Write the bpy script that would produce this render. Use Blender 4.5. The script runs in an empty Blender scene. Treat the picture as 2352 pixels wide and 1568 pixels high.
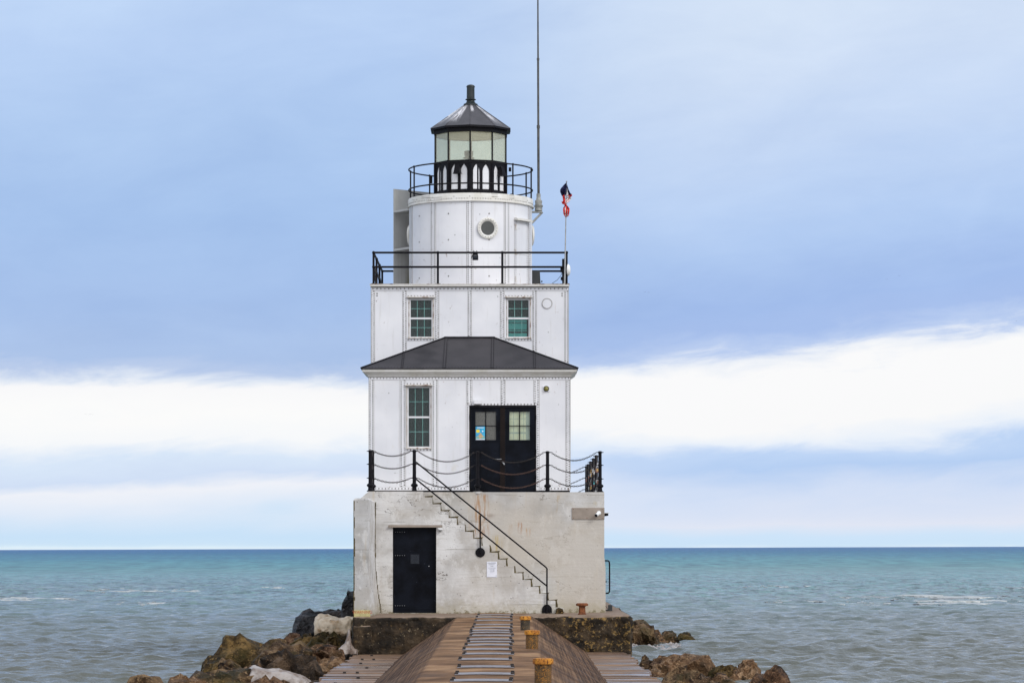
import bpy, bmesh, math, random
import numpy as np
from mathutils import Vector, Matrix, noise as mnoise

rnd = random.Random(11)
scene = bpy.context.scene
COL = scene.collection
R = math.radians

# ------------------------------------------------------------------ survey
# The photograph was measured in a 2352 px wide frame: focal 6860 px (105 mm), horizon row 1258,
# camera 1.5625 m above the foot of the lighthouse. X / Z turn a measurement at a distance into metres.
F, CX, HY, CZ = 6860.0, 1176.0, 1258.0, 1.5625
def X(px, d): return (px - CX) * d / F
def Z(py, d): return CZ + (HY - py) * d / F
def P(px, py, d): return (X(px, d), d, Z(py, d))
WATER = -1.3
TILT = 0.0032

# ------------------------------------------------------------------ node helpers
class NT:
    def __init__(s, tree):
        s.t = tree
    def n(s, typ, **kw):
        nd = s.t.nodes.new(typ)
        for k, v in kw.items(): setattr(nd, k, v)
        return nd
    def l(s, a, b): s.t.links.new(a, b)
    def put(s, sock, v):
        if hasattr(v, 'is_output'): s.l(v, sock)
        else: sock.default_value = v
    def m(s, op, a, b=None, c=None, clamp=False):
        nd = s.n('ShaderNodeMath', operation=op, use_clamp=clamp)
        s.put(nd.inputs[0], a)
        if b is not None: s.put(nd.inputs[1], b)
        if c is not None: s.put(nd.inputs[2], c)
        return nd.outputs[0]
    def rng(s, v, a, b, c=0.0, d=1.0, kind='SMOOTHSTEP'):
        nd = s.n('ShaderNodeMapRange', interpolation_type=kind)
        nd.clamp = True
        s.put(nd.inputs[0], v)
        for i, q in zip((1, 2, 3, 4), (a, b, c, d)): nd.inputs[i].default_value = q
        return nd.outputs[0]
    def pos(s): return s.n('ShaderNodeNewGeometry').outputs['Position']
    def obj(s): return s.n('ShaderNodeTexCoord').outputs['Object']
    def scl(s, v, sc, off=(0, 0, 0)):
        nd = s.n('ShaderNodeMapping')
        s.l(v, nd.inputs[0])
        nd.inputs['Scale'].default_value = sc; nd.inputs['Location'].default_value = off
        return nd.outputs[0]
    def noise(s, v, scale=1.0, detail=4.0, rough=0.55, dist=0.0):
        nd = s.n('ShaderNodeTexNoise')
        s.l(v, nd.inputs['Vector'])
        nd.inputs['Scale'].default_value = scale; nd.inputs['Detail'].default_value = detail
        nd.inputs['Roughness'].default_value = rough; nd.inputs['Distortion'].default_value = dist
        return nd.outputs['Fac']
    def voro(s, v, scale=1.0, feature='F1', out='Distance'):
        nd = s.n('ShaderNodeTexVoronoi', feature=feature)
        s.l(v, nd.inputs['Vector']); nd.inputs['Scale'].default_value = scale
        return nd.outputs[out]
    def ramp(s, fac, stops, interp='LINEAR'):
        nd = s.n('ShaderNodeValToRGB')
        nd.color_ramp.interpolation = interp
        e = nd.color_ramp.elements
        e[0].position, e[0].color = stops[0][0], col4(stops[0][1])
        e[1].position, e[1].color = stops[-1][0], col4(stops[-1][1])
        for p, c in stops[1:-1]:
            q = e.new(p); q.color = col4(c)
        s.put(nd.inputs[0], fac)
        return nd.outputs['Color']
    def mix(s, f, a, b):
        nd = s.n('ShaderNodeMix', data_type='RGBA')
        s.put(nd.inputs[0], f)
        s.put(nd.inputs[6], a if hasattr(a, 'is_output') else col4(a))
        s.put(nd.inputs[7], b if hasattr(b, 'is_output') else col4(b))
        return nd.outputs[2]
    def bump(s, h, strength=0.4, dist=0.02, nrm=None):
        nd = s.n('ShaderNodeBump')
        s.l(h, nd.inputs['Height'])
        nd.inputs['Strength'].default_value = strength; nd.inputs['Distance'].default_value = dist
        if nrm is not None: s.l(nrm, nd.inputs['Normal'])
        return nd.outputs[0]

def col4(c):
    if isinstance(c, (int, float)): c = (c, c, c)
    return (c[0], c[1], c[2], 1.0)
def srgb(r, g, b):
    f = lambda v: (v / 255) / 12.92 if v <= 10 else ((v / 255 + 0.055) / 1.055) ** 2.4
    return (f(r), f(g), f(b))

def new_mat(name):
    m = bpy.data.materials.new(name); m.use_nodes = True
    t = m.node_tree; t.nodes.clear()
    k = NT(t)
    out = k.n('ShaderNodeOutputMaterial'); b = k.n('ShaderNodeBsdfPrincipled')
    k.l(b.outputs[0], out.inputs[0])
    return m, k, b, out

def metal_paint(name, a, b_, rough=0.5, scale=6.0, metallic=0.0, fleck=None, fleck_at=0.66, bump=0.15, spec=0.4):
    """Painted or bare metal: two tones in blotches, optional flecks of a third tone, a fine uneven skin."""
    m, k, b, o = new_mat(name)
    p = k.pos()
    f = k.noise(p, scale, 5, 0.6)
    c = k.ramp(f, [(0.38, a), (0.62, b_)])
    if fleck is not None:
        g = k.noise(p, scale * 4.5, 4, 0.65)
        c = k.mix(k.rng(g, fleck_at, fleck_at + 0.06), c, fleck)
    k.put(b.inputs['Base Color'], c)
    k.put(b.inputs['Roughness'], k.rng(f, 0.2, 0.8, rough - 0.1, rough + 0.1, 'LINEAR'))
    b.inputs['Metallic'].default_value = metallic
    b.inputs['Specular IOR Level'].default_value = spec
    k.l(k.bump(k.noise(p, scale * 8, 3), bump, 0.01), b.inputs['Normal'])
    return m

# ------------------------------------------------------------------ materials
def white_steel():
    m, k, b, o = new_mat('white painted steel')
    p = k.pos()
    c = k.ramp(k.noise(p, 0.9, 3), [(0.36, (0.70, 0.705, 0.735)), (0.64, (0.79, 0.79, 0.81))])
    streak = k.noise(k.scl(p, (9, 9, 0.7)), 1.0, 4, 0.6)
    c = k.mix(k.m('MULTIPLY', k.rng(streak, 0.56, 0.78), 0.32), c, (0.50, 0.49, 0.46))
    blot = k.noise(p, 3.1, 4, 0.6)
    c = k.mix(k.m('MULTIPLY', k.rng(blot, 0.62, 0.78), 0.4), c, (0.60, 0.56, 0.47))
    spk = k.voro(k.scl(p, (1, 1, 1)), 5.2)
    keep = k.rng(k.noise(p, 1.9, 2), 0.5, 0.56)
    c = k.mix(k.m('MULTIPLY', k.m('MULTIPLY', k.m('LESS_THAN', spk, 0.075), keep), 0.75), c, (0.10, 0.09, 0.08))
    sp = k.n('ShaderNodeSeparateXYZ'); k.l(p, sp.inputs[0])
    chip = k.noise(p, 7.0, 6, 0.75)
    base_ = k.m('MULTIPLY', k.rng(sp.outputs[2], 3.45, 2.97), 0.075)
    c = k.mix(k.m('MULTIPLY', k.rng(k.m('ADD', chip, base_), 0.64, 0.69), 0.8), c, (0.20, 0.105, 0.055))
    rr = k.noise(k.scl(p, (15, 15, 0.9)), 1.0, 4, 0.6)
    c = k.mix(k.m('MULTIPLY', k.rng(rr, 0.66, 0.78), 0.45), c, (0.42, 0.30, 0.20))
    k.put(b.inputs['Base Color'], c)
    b.inputs['Roughness'].default_value = 0.42
    wav = k.noise(k.scl(p, (2.2, 2.2, 1.6)), 1.0, 2)
    k.l(k.bump(wav, 0.25, 0.03), b.inputs['Normal'])
    return m

def rusty_white():
    m, k, b, o = new_mat('chipped white trim')
    p = k.pos()
    f = k.noise(p, 11, 5, 0.7)
    c = k.ramp(f, [(0.30, (0.72, 0.71, 0.69)), (0.52, (0.62, 0.58, 0.53)), (0.60, (0.22, 0.12, 0.08)), (0.75, (0.10, 0.06, 0.045))])
    k.put(b.inputs['Base Color'], c); b.inputs['Roughness'].default_value = 0.6
    k.l(k.bump(f, 0.4, 0.01), b.inputs['Normal'])
    return m

def concrete_paint(name='weathered pale concrete', warm_amt=0.3, warm_at=0.50, toned=1.0):  # last argument scales the base tone
    m, k, b, o = new_mat(name)
    p = k.pos()
    sep = k.n('ShaderNodeSeparateXYZ'); k.l(p, sep.inputs[0])
    x, y, z = sep.outputs
    c = k.ramp(k.noise(p, 1.1, 5, 0.6), [(0.36, (0.47 * toned, 0.455 * toned, 0.435 * toned)), (0.5, (0.63 * toned, 0.62 * toned, 0.605 * toned)), (0.64, (0.73 * toned, 0.725 * toned, 0.715 * toned))])
    # board marks left by the shuttering, with its joints
    brd = k.noise(k.scl(p, (0.8, 0.8, 14)), 1.0, 4, 0.65)
    c = k.mix(k.m('MULTIPLY', k.rng(brd, 0.5, 0.75), 0.36), c, (0.36, 0.33, 0.28))
    wob = k.m('MULTIPLY', k.m('SUBTRACT', k.noise(p, 2.0, 3), 0.5), 0.05)
    lift = k.m('FRACT', k.m('DIVIDE', k.m('ADD', k.m('ADD', z, wob), 0.12), 0.66))
    jn = k.m('LESS_THAN', k.m('ABSOLUTE', k.m('SUBTRACT', lift, 0.5)), 0.010)
    c = k.mix(k.m('MULTIPLY', k.m('MULTIPLY', jn, k.rng(k.noise(p, 1.3, 2), 0.48, 0.58)), 0.65), c, (0.16, 0.14, 0.11))
    # wandering hair cracks: contour lines of a noise field
    ck = k.noise(k.scl(p, (0.55, 0.55, 1.25)), 1.0, 6, 0.62)
    line = k.m('LESS_THAN', k.m('ABSOLUTE', k.m('SUBTRACT', ck, 0.52)), 0.0032)
    c = k.mix(k.m('MULTIPLY', k.m('MULTIPLY', line, k.rng(k.noise(p, 0.8, 2), 0.45, 0.55)), 0.9), c, (0.07, 0.055, 0.045))
    cloud = k.noise(k.scl(p, (0.9, 0.9, 1.6)), 0.9, 7, 0.68)
    c = k.mix(k.m('MULTIPLY', k.rng(cloud, 0.48, 0.60), 0.48), c, (0.42, 0.385, 0.335))
    blot = k.noise(k.scl(p, (2.2, 2.2, 1.2)), 1.4, 6, 0.7)
    c = k.mix(k.m('MULTIPLY', k.rng(blot, 0.53, 0.62), 0.5), c, (0.72, 0.715, 0.70))
    # pits
    pit = k.m('LESS_THAN', k.voro(k.scl(p, (1, 1, 1.3)), 8.5), 0.12)
    c = k.mix(k.m('MULTIPLY', k.m('MULTIPLY', pit, k.rng(k.noise(p, 1.7, 3), 0.53, 0.58)), 0.85), c, (0.07, 0.06, 0.05))
    pit2 = k.m('LESS_THAN', k.voro(p, 26.0), 0.16)
    c = k.mix(k.m('MULTIPLY', k.m('MULTIPLY', pit2, k.rng(k.noise(p, 2.6, 3), 0.54, 0.6)), 0.7), c, (0.12, 0.10, 0.08))
    # pale run marks and ochre stains
    run = k.noise(k.scl(p, (5.5, 5.5, 0.55)), 1.0, 5, 0.6)
    c = k.mix(k.m('MULTIPLY', k.rng(run, 0.58, 0.78), 0.5), c, (0.48, 0.38, 0.24))
    warm = k.noise(p, 0.45, 3)
    c = k.mix(k.m('MULTIPLY', k.rng(warm, warm_at, warm_at + 0.16), warm_amt), c, (0.54, 0.485, 0.41))
    # rust runs under the middle stair post and two bolt holes
    def stain(px, py0, py1, halfw, amt, tone):
        nonlocal c
        x0 = X(px, 72.35)
        zt, zb = Z(py0, 72.35), Z(py1, 72.35)
        dx = k.m('ABSOLUTE', k.m('SUBTRACT', x, x0))
        nz = k.noise(k.scl(p, (16, 16, 2.0)), 1.0, 5, 0.7)
        fx = k.rng(dx, halfw, halfw * 0.25)
        fz = k.m('MULTIPLY', k.rng(z, zb, zb + 0.25), k.rng(z, zt, zt - 0.10))
        f = k.m('MULTIPLY', k.m('MULTIPLY', fx, fz), k.rng(nz, 0.42, 0.62))
        c = k.mix(k.m('MULTIPLY', f, amt), c, tone)
    stain(1106, 1130, 1245, 0.24, 0.85, (0.36, 0.17, 0.05))
    stain(1085, 1150, 1240, 0.12, 0.55, (0.40, 0.22, 0.08))
    stain(1124, 1176, 1196, 0.22, 0.8, (0.14, 0.07, 0.03))
    stain(1195, 1195, 1232, 0.09, 0.9, (0.35, 0.15, 0.05))
    stain(1213, 1208, 1240, 0.08, 0.7, (0.42, 0.20, 0.05))
    stain(1282, 1132, 1190, 0.08, 0.5, (0.42, 0.27, 0.10))
    stain(1172, 1200, 1240, 0.09, 0.5, (0.42, 0.24, 0.10))
    stain(1143, 1225, 1280, 0.16, 0.75, (0.47, 0.36, 0.16))
    stain(1315, 1148, 1166, 0.07, 0.9, (0.5, 0.36, 0.10))
    stain(1367, 1148, 1166, 0.07, 0.9, (0.5, 0.38, 0.12))
    stain(1382, 1150, 1166, 0.05, 0.9, (0.5, 0.38, 0.12))
    # moss and splash dirt clinging to the foot
    foot = k.m('ADD', z, k.m('MULTIPLY', k.noise(p, 8.0, 6, 0.8), -0.75))
    c = k.mix(k.m('MULTIPLY', k.rng(foot, -0.32, -0.40), 0.9), c, (0.075, 0.060, 0.028))
    c = k.mix(k.m('MULTIPLY', k.rng(foot, 0.0, -0.34), 0.45), c, (0.36, 0.31, 0.18))
    k.put(b.inputs['Base Color'], c)
    b.inputs['Roughness'].default_value = 0.78
    b.inputs['Specular IOR Level'].default_value = 0.25
    h = k.m('ADD', k.m('MULTIPLY', brd, 0.8), k.noise(p, 14, 5, 0.65))
    k.l(k.bump(h, 0.38, 0.016), b.inputs['Normal'])
    return m

def dark_concrete():
    m, k, b, o = new_mat('wet dark concrete')
    p = k.pos()
    f = k.noise(p, 2.2, 6, 0.68)
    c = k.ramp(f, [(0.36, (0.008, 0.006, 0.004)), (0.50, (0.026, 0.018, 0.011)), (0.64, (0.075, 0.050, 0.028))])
    sep = k.n('ShaderNodeSeparateXYZ'); k.l(p, sep.inputs[0])
    right = k.rng(sep.outputs[0], 0.6, 1.4)
    li = k.noise(p, 8.5, 7, 0.82)
    thr = k.m('SUBTRACT', li, k.m('MULTIPLY', right, 0.05))
    c = k.mix(k.m('MULTIPLY', k.rng(k.m('ADD', li, k.m('MULTIPLY', right, 0.05)), 0.58, 0.66), k.rng(right, 0.0, 1.0, 0.35, 1.0)), c, (0.30, 0.185, 0.06))
    c = k.mix(k.m('MULTIPLY', k.rng(k.noise(p, 13, 5, 0.7), 0.60, 0.70), 0.8), c, (0.34, 0.27, 0.17))
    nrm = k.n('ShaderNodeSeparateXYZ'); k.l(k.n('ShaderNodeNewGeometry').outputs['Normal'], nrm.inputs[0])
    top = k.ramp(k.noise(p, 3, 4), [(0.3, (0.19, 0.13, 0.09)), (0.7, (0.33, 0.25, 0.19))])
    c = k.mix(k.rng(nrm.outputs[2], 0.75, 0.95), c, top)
    k.put(b.inputs['Base Color'], c)
    b.inputs['Roughness'].default_value = 0.7; b.inputs['Specular IOR Level'].default_value = 0.2
    h = k.m('ADD', k.noise(p, 7, 6, 0.7), k.m('MULTIPLY', k.voro(p, 9), 0.5))
    k.l(k.bump(h, 0.8, 0.06), b.inputs['Normal'])
    return m

def walkway_mat():
    m, k, b, o = new_mat('brown weathered walkway concrete')
    p = k.pos()
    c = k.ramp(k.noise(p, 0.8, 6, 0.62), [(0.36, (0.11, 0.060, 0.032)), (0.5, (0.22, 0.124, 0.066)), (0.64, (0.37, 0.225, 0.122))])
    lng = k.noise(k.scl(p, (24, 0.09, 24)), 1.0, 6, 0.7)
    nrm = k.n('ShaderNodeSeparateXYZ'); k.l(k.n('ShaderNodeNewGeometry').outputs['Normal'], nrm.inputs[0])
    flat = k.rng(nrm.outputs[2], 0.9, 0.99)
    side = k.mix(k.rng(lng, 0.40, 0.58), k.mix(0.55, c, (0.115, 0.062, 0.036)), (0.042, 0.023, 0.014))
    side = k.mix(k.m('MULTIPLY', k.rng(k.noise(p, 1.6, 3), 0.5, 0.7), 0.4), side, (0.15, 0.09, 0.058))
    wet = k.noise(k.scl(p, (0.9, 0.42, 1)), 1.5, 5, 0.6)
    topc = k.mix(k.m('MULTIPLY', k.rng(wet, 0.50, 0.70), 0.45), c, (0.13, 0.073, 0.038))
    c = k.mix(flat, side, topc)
    sep = k.n('ShaderNodeSeparateXYZ'); k.l(p, sep.inputs[0])
    j = k.m('FRACT', k.m('DIVIDE', k.m('ADD', sep.outputs[1], k.m('MULTIPLY', k.noise(p, 0.9, 2), 0.2)), 5.9))
    c = k.mix(k.m('MULTIPLY', k.m('LESS_THAN', j, 0.012), 0.75), c, (0.04, 0.028, 0.02))
    k.put(b.inputs['Base Color'], c)
    b.inputs['Specular IOR Level'].default_value = 0.08
    k.put(b.inputs['Roughness'], k.rng(wet, 0.45, 0.72, 0.8, 0.6))
    k.l(k.bump(k.m('ADD', k.noise(p, 9, 6, 0.7), lng), 0.5, 0.02), b.inputs['Normal'])
    return m

def deck_mat():
    m, k, b, o = new_mat('wet timber deck')
    p = k.pos()
    g = k.noise(k.scl(p, (0.6, 11, 3)), 1.0, 5, 0.65)
    c = k.ramp(g, [(0.36, (0.05, 0.027, 0.016)), (0.5, (0.17, 0.098, 0.056)), (0.64, (0.33, 0.20, 0.115))])
    big = k.noise(k.scl(p, (0.5, 0.9, 1)), 1.0, 4, 0.6)
    c = k.mix(k.m('MULTIPLY', k.rng(big, 0.5, 0.66), 0.55), c, (0.12, 0.08, 0.07))
    k.put(b.inputs['Base Color'], c)
    k.put(b.inputs['Roughness'], k.rng(big, 0.42, 0.62, 0.6, 0.22))
    b.inputs['Specular IOR Level'].default_value = 0.5
    k.l(k.bump(g, 0.35, 0.02), b.inputs['Normal'])
    return m

def rock_mat(name, dark, mid, light, moss=(0.075, 0.065, 0.022), moss_amt=0.6, rough=0.7, strat=0.0):
    m, k, b, o = new_mat(name)
    p = k.pos()
    f = k.noise(p, 1.5, 7, 0.66, 0.3)
    c = k.ramp(f, [(0.38, dark), (0.49, mid), (0.61, light)])
    g = k.noise(p, 6.5, 7, 0.75)
    c = k.mix(k.m('MULTIPLY', k.rng(g, 0.52, 0.62), 0.85), c, tuple(v * 0.22 for v in mid))
    c = k.mix(k.m('MULTIPLY', k.rng(k.noise(p, 15, 5, 0.72), 0.56, 0.64), 0.7), c, tuple(min(1, v * 1.7) for v in light))
    ms = k.noise(p, 1.1, 5, 0.65)
    c = k.mix(k.m('MULTIPLY', k.rng(ms, 0.47, 0.62), moss_amt), c, moss)
    if strat:
        w = k.noise(k.scl(p, (1.2, 1.2, 9)), 1.0, 4, 0.6, 0.5)
        c = k.mix(k.m('MULTIPLY', k.rng(w, 0.5, 0.6), strat), c, tuple(v * 0.4 for v in dark))
    k.put(b.inputs['Base Color'], c)
    b.inputs['Roughness'].default_value = rough; b.inputs['Specular IOR Level'].default_value = 0.22
    h = k.m('ADD', k.noise(p, 3.2, 8, 0.68), k.m('MULTIPLY', k.noise(p, 19, 5, 0.7), 0.35))
    k.l(k.bump(h, 1.0, 0.45), b.inputs['Normal'])
    return m

def ice_mat(name, a, c_):
    m, k, b, o = new_mat(name)
    p = k.pos()
    f = k.noise(p, 2.6, 6, 0.65)
    c = k.ramp(f, [(0.38, c_), (0.56, a)])
    g = k.m('LESS_THAN', k.voro(p, 11), 0.16)
    c = k.mix(k.m('MULTIPLY', k.m('MULTIPLY', g, k.rng(k.noise(p, 3, 3), 0.50, 0.6)), 0.7), c, (0.10, 0.075, 0.06))
    k.put(b.inputs['Base Color'], c)
    b.inputs['Roughness'].default_value = 0.42
    b.inputs['Subsurface Weight'].default_value = 0.15
    b.inputs['Subsurface Radius'].default_value = (0.1, 0.12, 0.14)
    k.l(k.bump(k.noise(p, 7, 5, 0.65), 0.6, 0.05), b.inputs['Normal'])
    return m

def pane_mat(name, tint, haze, haze_col, gloss=1.0, grain=0.0):
    m, k, b, o = new_mat(name)
    k.t.nodes.remove(b)
    tr = k.n('ShaderNodeBsdfTransparent'); tr.inputs[0].default_value = col4(tint)
    df = k.n('ShaderNodeBsdfDiffuse')
    p = k.pos()
    f = k.noise(p, 5, 4)
    k.put(df.inputs[0], k.ramp(f, [(0.3, tuple(v * 0.85 for v in haze_col)), (0.7, haze_col)]))
    gl = k.n('ShaderNodeBsdfGlossy'); gl.inputs['Roughness'].default_value = 0.06
    a = k.n('ShaderNodeMixShader')
    if grain:
        k.put(a.inputs[0], k.rng(k.noise(p, 60, 2), 0.35, 0.65, haze - grain, haze + grain))
    else:
        a.inputs[0].default_value = haze
    k.l(tr.outputs[0], a.inputs[1]); k.l(df.outputs[0], a.inputs[2])
    fr = k.n('ShaderNodeFresnel'); fr.inputs[0].default_value = 1.45
    z = k.n('ShaderNodeMixShader')
    k.l(k.m('MULTIPLY', fr.outputs[0], gloss), z.inputs[0])
    k.l(a.outputs[0], z.inputs[1]); k.l(gl.outputs[0], z.inputs[2])
    k.l(z.outputs[0], o.inputs[0])
    return m

def water_mat():
    m, k, b, o = new_mat('lake water')
    p = k.pos()
    sep = k.n('ShaderNodeSeparateXYZ'); k.l(p, sep.inputs[0])
    y = sep.outputs[1]
    # silt stirred up along the shore, teal over sand, deep blue offshore
    wob = k.m('MULTIPLY', k.m('SUBTRACT', k.noise(k.scl(p, (0.010, 0.004, 1)), 1.0, 4), 0.5), 0.5)
    ly = k.m('ADD', k.m('LOGARITHM', k.m('MAXIMUM', y, 1.0), 10.0), wob)
    t = k.rng(ly, 1.7, 4.2, 0, 1, 'LINEAR')
    far0 = k.rng(y, 260, 480)
    gust = k.noise(k.scl(p, (0.35, 1, 0)), 0.035, 12, 0.78)
    t = k.m('ADD', t, k.m('MULTIPLY', k.m('SUBTRACT', gust, 0.5), 0.12), clamp=True)
    c = k.ramp(t, [(0.0, (0.105, 0.106, 0.086)), (0.13, (0.104, 0.112, 0.094)), (0.19, (0.100, 0.130, 0.124)), (0.25, (0.098, 0.172, 0.172)), (0.33, (0.088, 0.222, 0.232)),
                   (0.43, (0.058, 0.215, 0.255)), (0.54, (0.032, 0.165, 0.250)), (0.70, (0.014, 0.110, 0.240)), (1.0, (0.008, 0.10, 0.27))])
    fleck = k.noise(k.scl(p, (0.45, 0.028, 0)), 1.0, 8, 0.72)  # wave crest light and dark painted into the far water colour
    fleck2 = k.noise(k.scl(p, (1.3, 0.11, 0)), 1.0, 6, 0.7)
    fl = k.mix(far0, k.ramp(fleck2, [(0.41, (0.5, 0.5, 0.5)), (0.5, (1, 1, 1)), (0.59, (1.5, 1.5, 1.45))]), k.ramp(fleck, [(0.40, (0.40, 0.47, 0.56)), (0.5, (1, 1, 1)), (0.60, (1.75, 1.62, 1.5))]))
    ml = k.n('ShaderNodeMix', data_type='RGBA', blend_type='MULTIPLY'); k.put(ml.inputs[0], k.rng(y, 110, 190)); k.l(c, ml.inputs[6]); k.l(fl, ml.inputs[7]); c = ml.outputs[2]
    k.put(b.inputs['Base Color'], c)
    b.inputs['IOR'].default_value = 1.333
    k.put(b.inputs['Roughness'], k.rng(y, 90, 500, 0.10, 0.35))
    k.put(b.inputs['Specular IOR Level'], k.rng(ly, 1.9, 3.2, 0.5, 0.10, 'LINEAR'))
    n1 = k.noise(k.scl(p, (1, 1, 0)), 4.5, 4, 0.62)
    n2 = k.noise(k.scl(p, (0.75, 1.15, 0)), 0.55, 5, 0.62)
    far = k.rng(y, 110, 260)
    nr = k.bump(n1, 0.55, 0.11, k.bump(k.noise(k.scl(p, (0.8, 1.2, 0)), 1.7, 4, 0.6), 0.5, 0.22))
    b2 = k.n('ShaderNodeBump'); k.l(n2, b2.inputs['Height']); k.l(nr, b2.inputs['Normal'])
    b2.inputs['Distance'].default_value = 0.9
    k.put(b2.inputs['Strength'], k.m('MULTIPLY', far, 0.9))
    k.l(b2.outputs[0], b.inputs['Normal'])
    return m

M = {}
M['white'] = white_steel()
M['trim'] = rusty_white()
M['rivet'] = metal_paint('grimy rivet heads', (0.055, 0.05, 0.045), (0.20, 0.185, 0.17), 0.7, 9, spec=0.2)
M['seam'] = metal_paint('dirt in the plate seams', (0.22, 0.20, 0.18), (0.38, 0.36, 0.34), 0.8, 14)  # dark edge lines that paint the shadow along the seams
M['cornice'] = metal_paint('stained white cornice', (0.66, 0.64, 0.58), (0.76, 0.75, 0.72), 0.5, 3, fleck=(0.28, 0.20, 0.14), fleck_at=0.68)
M['black'] = metal_paint('black iron paint', (0.003, 0.003, 0.005), (0.009, 0.008, 0.011), 0.5, 9, fleck=(0.04, 0.025, 0.02), fleck_at=0.66, spec=0.14)
M['door'] = metal_paint('blue black door steel', (0.0015, 0.002, 0.004), (0.006, 0.008, 0.014), 0.55, 2.5, fleck=(0.03, 0.035, 0.05), fleck_at=0.66, spec=0.10)
M['doorbrown'] = metal_paint('brown black astragal', (0.005, 0.003, 0.003), (0.012, 0.007, 0.006), 0.55, 4, spec=0.15)
M['roof'] = metal_paint('dark grey roof metal', (0.032, 0.030, 0.034), (0.052, 0.048, 0.053), 0.6, 2.0, bump=0.1, spec=0.25)
M['roofdark'] = metal_paint('near black roof edge', (0.004, 0.004, 0.006), (0.010, 0.009, 0.012), 0.5, 8, spec=0.15)
M['moss'] = metal_paint('dark moss and dirt in corners', (0.035, 0.028, 0.012), (0.13, 0.10, 0.045), 0.9, 16, fleck=(0.36, 0.28, 0.13), fleck_at=0.60)
M['concrete'] = concrete_paint()
M['concrete_back'] = concrete_paint('warmer stained concrete', 0.65, 0.38, 0.80)  # stained wall; base tone darkened too, painting recess shade for stair depth
M['concrete_grey'] = concrete_paint('grey repainted concrete', 0.2, 0.55, 0.76)
M['darkconc'] = dark_concrete()
M['walk'] = walkway_mat()
M['deck'] = deck_mat()
M['teal'] = metal_paint('teal muntin paint', (0.10, 0.27, 0.25), (0.22, 0.42, 0.39), 0.6, 8)
M['interior'] = metal_paint('dim interior', (0.030, 0.036, 0.036), (0.065, 0.07, 0.068), 0.9, 1.5, spec=0.1)
M['tealblind'] = metal_paint('teal fabric', (0.08, 0.45, 0.42), (0.16, 0.58, 0.54), 0.85, 3)
M['creamblind'] = metal_paint('cream blind', (0.78, 0.82, 0.64), (0.88, 0.88, 0.72), 0.85, 3)
M['greyblind'] = metal_paint('bluish sash shade', (0.40, 0.50, 0.50), (0.52, 0.60, 0.58), 0.85, 3)
M['window_glass'] = pane_mat('old window glass', (0.88, 0.95, 0.94), 0.06, (0.20, 0.26, 0.25), 0.7)
M['door_glass'] = pane_mat('clear door glass', (0.97, 0.99, 0.95), 0.08, (0.7, 0.75, 0.65), 0.6)
M['frosted'] = pane_mat('wired frosted glass', (0.5, 0.52, 0.5), 0.72, (0.19, 0.19, 0.175), 0.5, 0.2)
M['lantern_glass'] = pane_mat('yellowed lantern glazing', (0.99, 0.985, 0.89), 0.17, (0.97, 0.96, 0.86), 0.25)
M['porthole_glass'] = pane_mat('dark porthole glass', (0.4, 0.42, 0.42), 0.6, (0.14, 0.145, 0.14), 0.8)
M['galv'] = metal_paint('galvanised grey', (0.30, 0.31, 0.32), (0.42, 0.43, 0.44), 0.5, 6, metallic=0.2)
M['antenna'] = metal_paint('grey fibreglass', (0.065, 0.065, 0.063), (0.11, 0.108, 0.104), 0.6, 5, spec=0.2)
M['mast'] = metal_paint('pale grey mast fitting', (0.26, 0.27, 0.255), (0.40, 0.40, 0.375), 0.55, 9, fleck=(0.14, 0.12, 0.10))
M['plate'] = metal_paint('wet grey steel strap', (0.20, 0.19, 0.205), (0.32, 0.30, 0.32), 0.4, 5, metallic=0.25, fleck=(0.14, 0.10, 0.08), fleck_at=0.64, spec=0.6)
M['bolt'] = metal_paint('black bolt block', (0.010, 0.008, 0.007), (0.03, 0.02, 0.016), 0.6, 12)
M['camera_white'] = metal_paint('white camera shell', (0.78, 0.78, 0.77), (0.85, 0.85, 0.84), 0.4, 6)
M['brownplate'] = metal_paint('taupe cover plate', (0.27, 0.225, 0.185), (0.33, 0.275, 0.23), 0.6, 5)
M['paper'] = metal_paint('white notice sheet', (0.74, 0.76, 0.84), (0.82, 0.83, 0.90), 0.5, 5, bump=0.02)
M['ink'] = metal_paint('grey print', (0.22, 0.23, 0.28), (0.32, 0.33, 0.38), 0.7, 30, bump=0.0)
M['darkink'] = metal_paint('dark print', (0.05, 0.05, 0.07), (0.09, 0.09, 0.11), 0.7, 30, bump=0.0)
M['redink'] = metal_paint('faded red lettering', (0.42, 0.08, 0.03), (0.50, 0.13, 0.05), 0.7, 30, bump=0.0)
M['signink'] = metal_paint('olive print', (0.18, 0.15, 0.05), (0.26, 0.22, 0.09), 0.7, 30, bump=0.0)
M['slate'] = metal_paint('dark slate notice', (0.020, 0.024, 0.032), (0.034, 0.038, 0.048), 0.7, 40, spec=0.15)
M['sky_blue'] = metal_paint('poster blue', (0.03, 0.33, 0.62), (0.06, 0.45, 0.70), 0.6, 8, bump=0.0)
M['yellow'] = metal_paint('poster yellow', (0.85, 0.65, 0.03), (0.9, 0.7, 0.06), 0.6, 8, bump=0.0)
M['tan'] = metal_paint('poster tan', (0.48, 0.34, 0.18), (0.58, 0.42, 0.24), 0.6, 20, bump=0.0)
M['posterteal'] = metal_paint('poster teal', (0.10, 0.42, 0.42), (0.16, 0.50, 0.48), 0.6, 20, bump=0.0)
M['red'] = metal_paint('flag red', (0.70, 0.03, 0.03), (0.80, 0.06, 0.05), 0.8, 12, bump=0.1)
M['flagwhite'] = metal_paint('flag white', (0.74, 0.74, 0.76), (0.82, 0.82, 0.84), 0.8, 12, bump=0.1)
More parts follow.
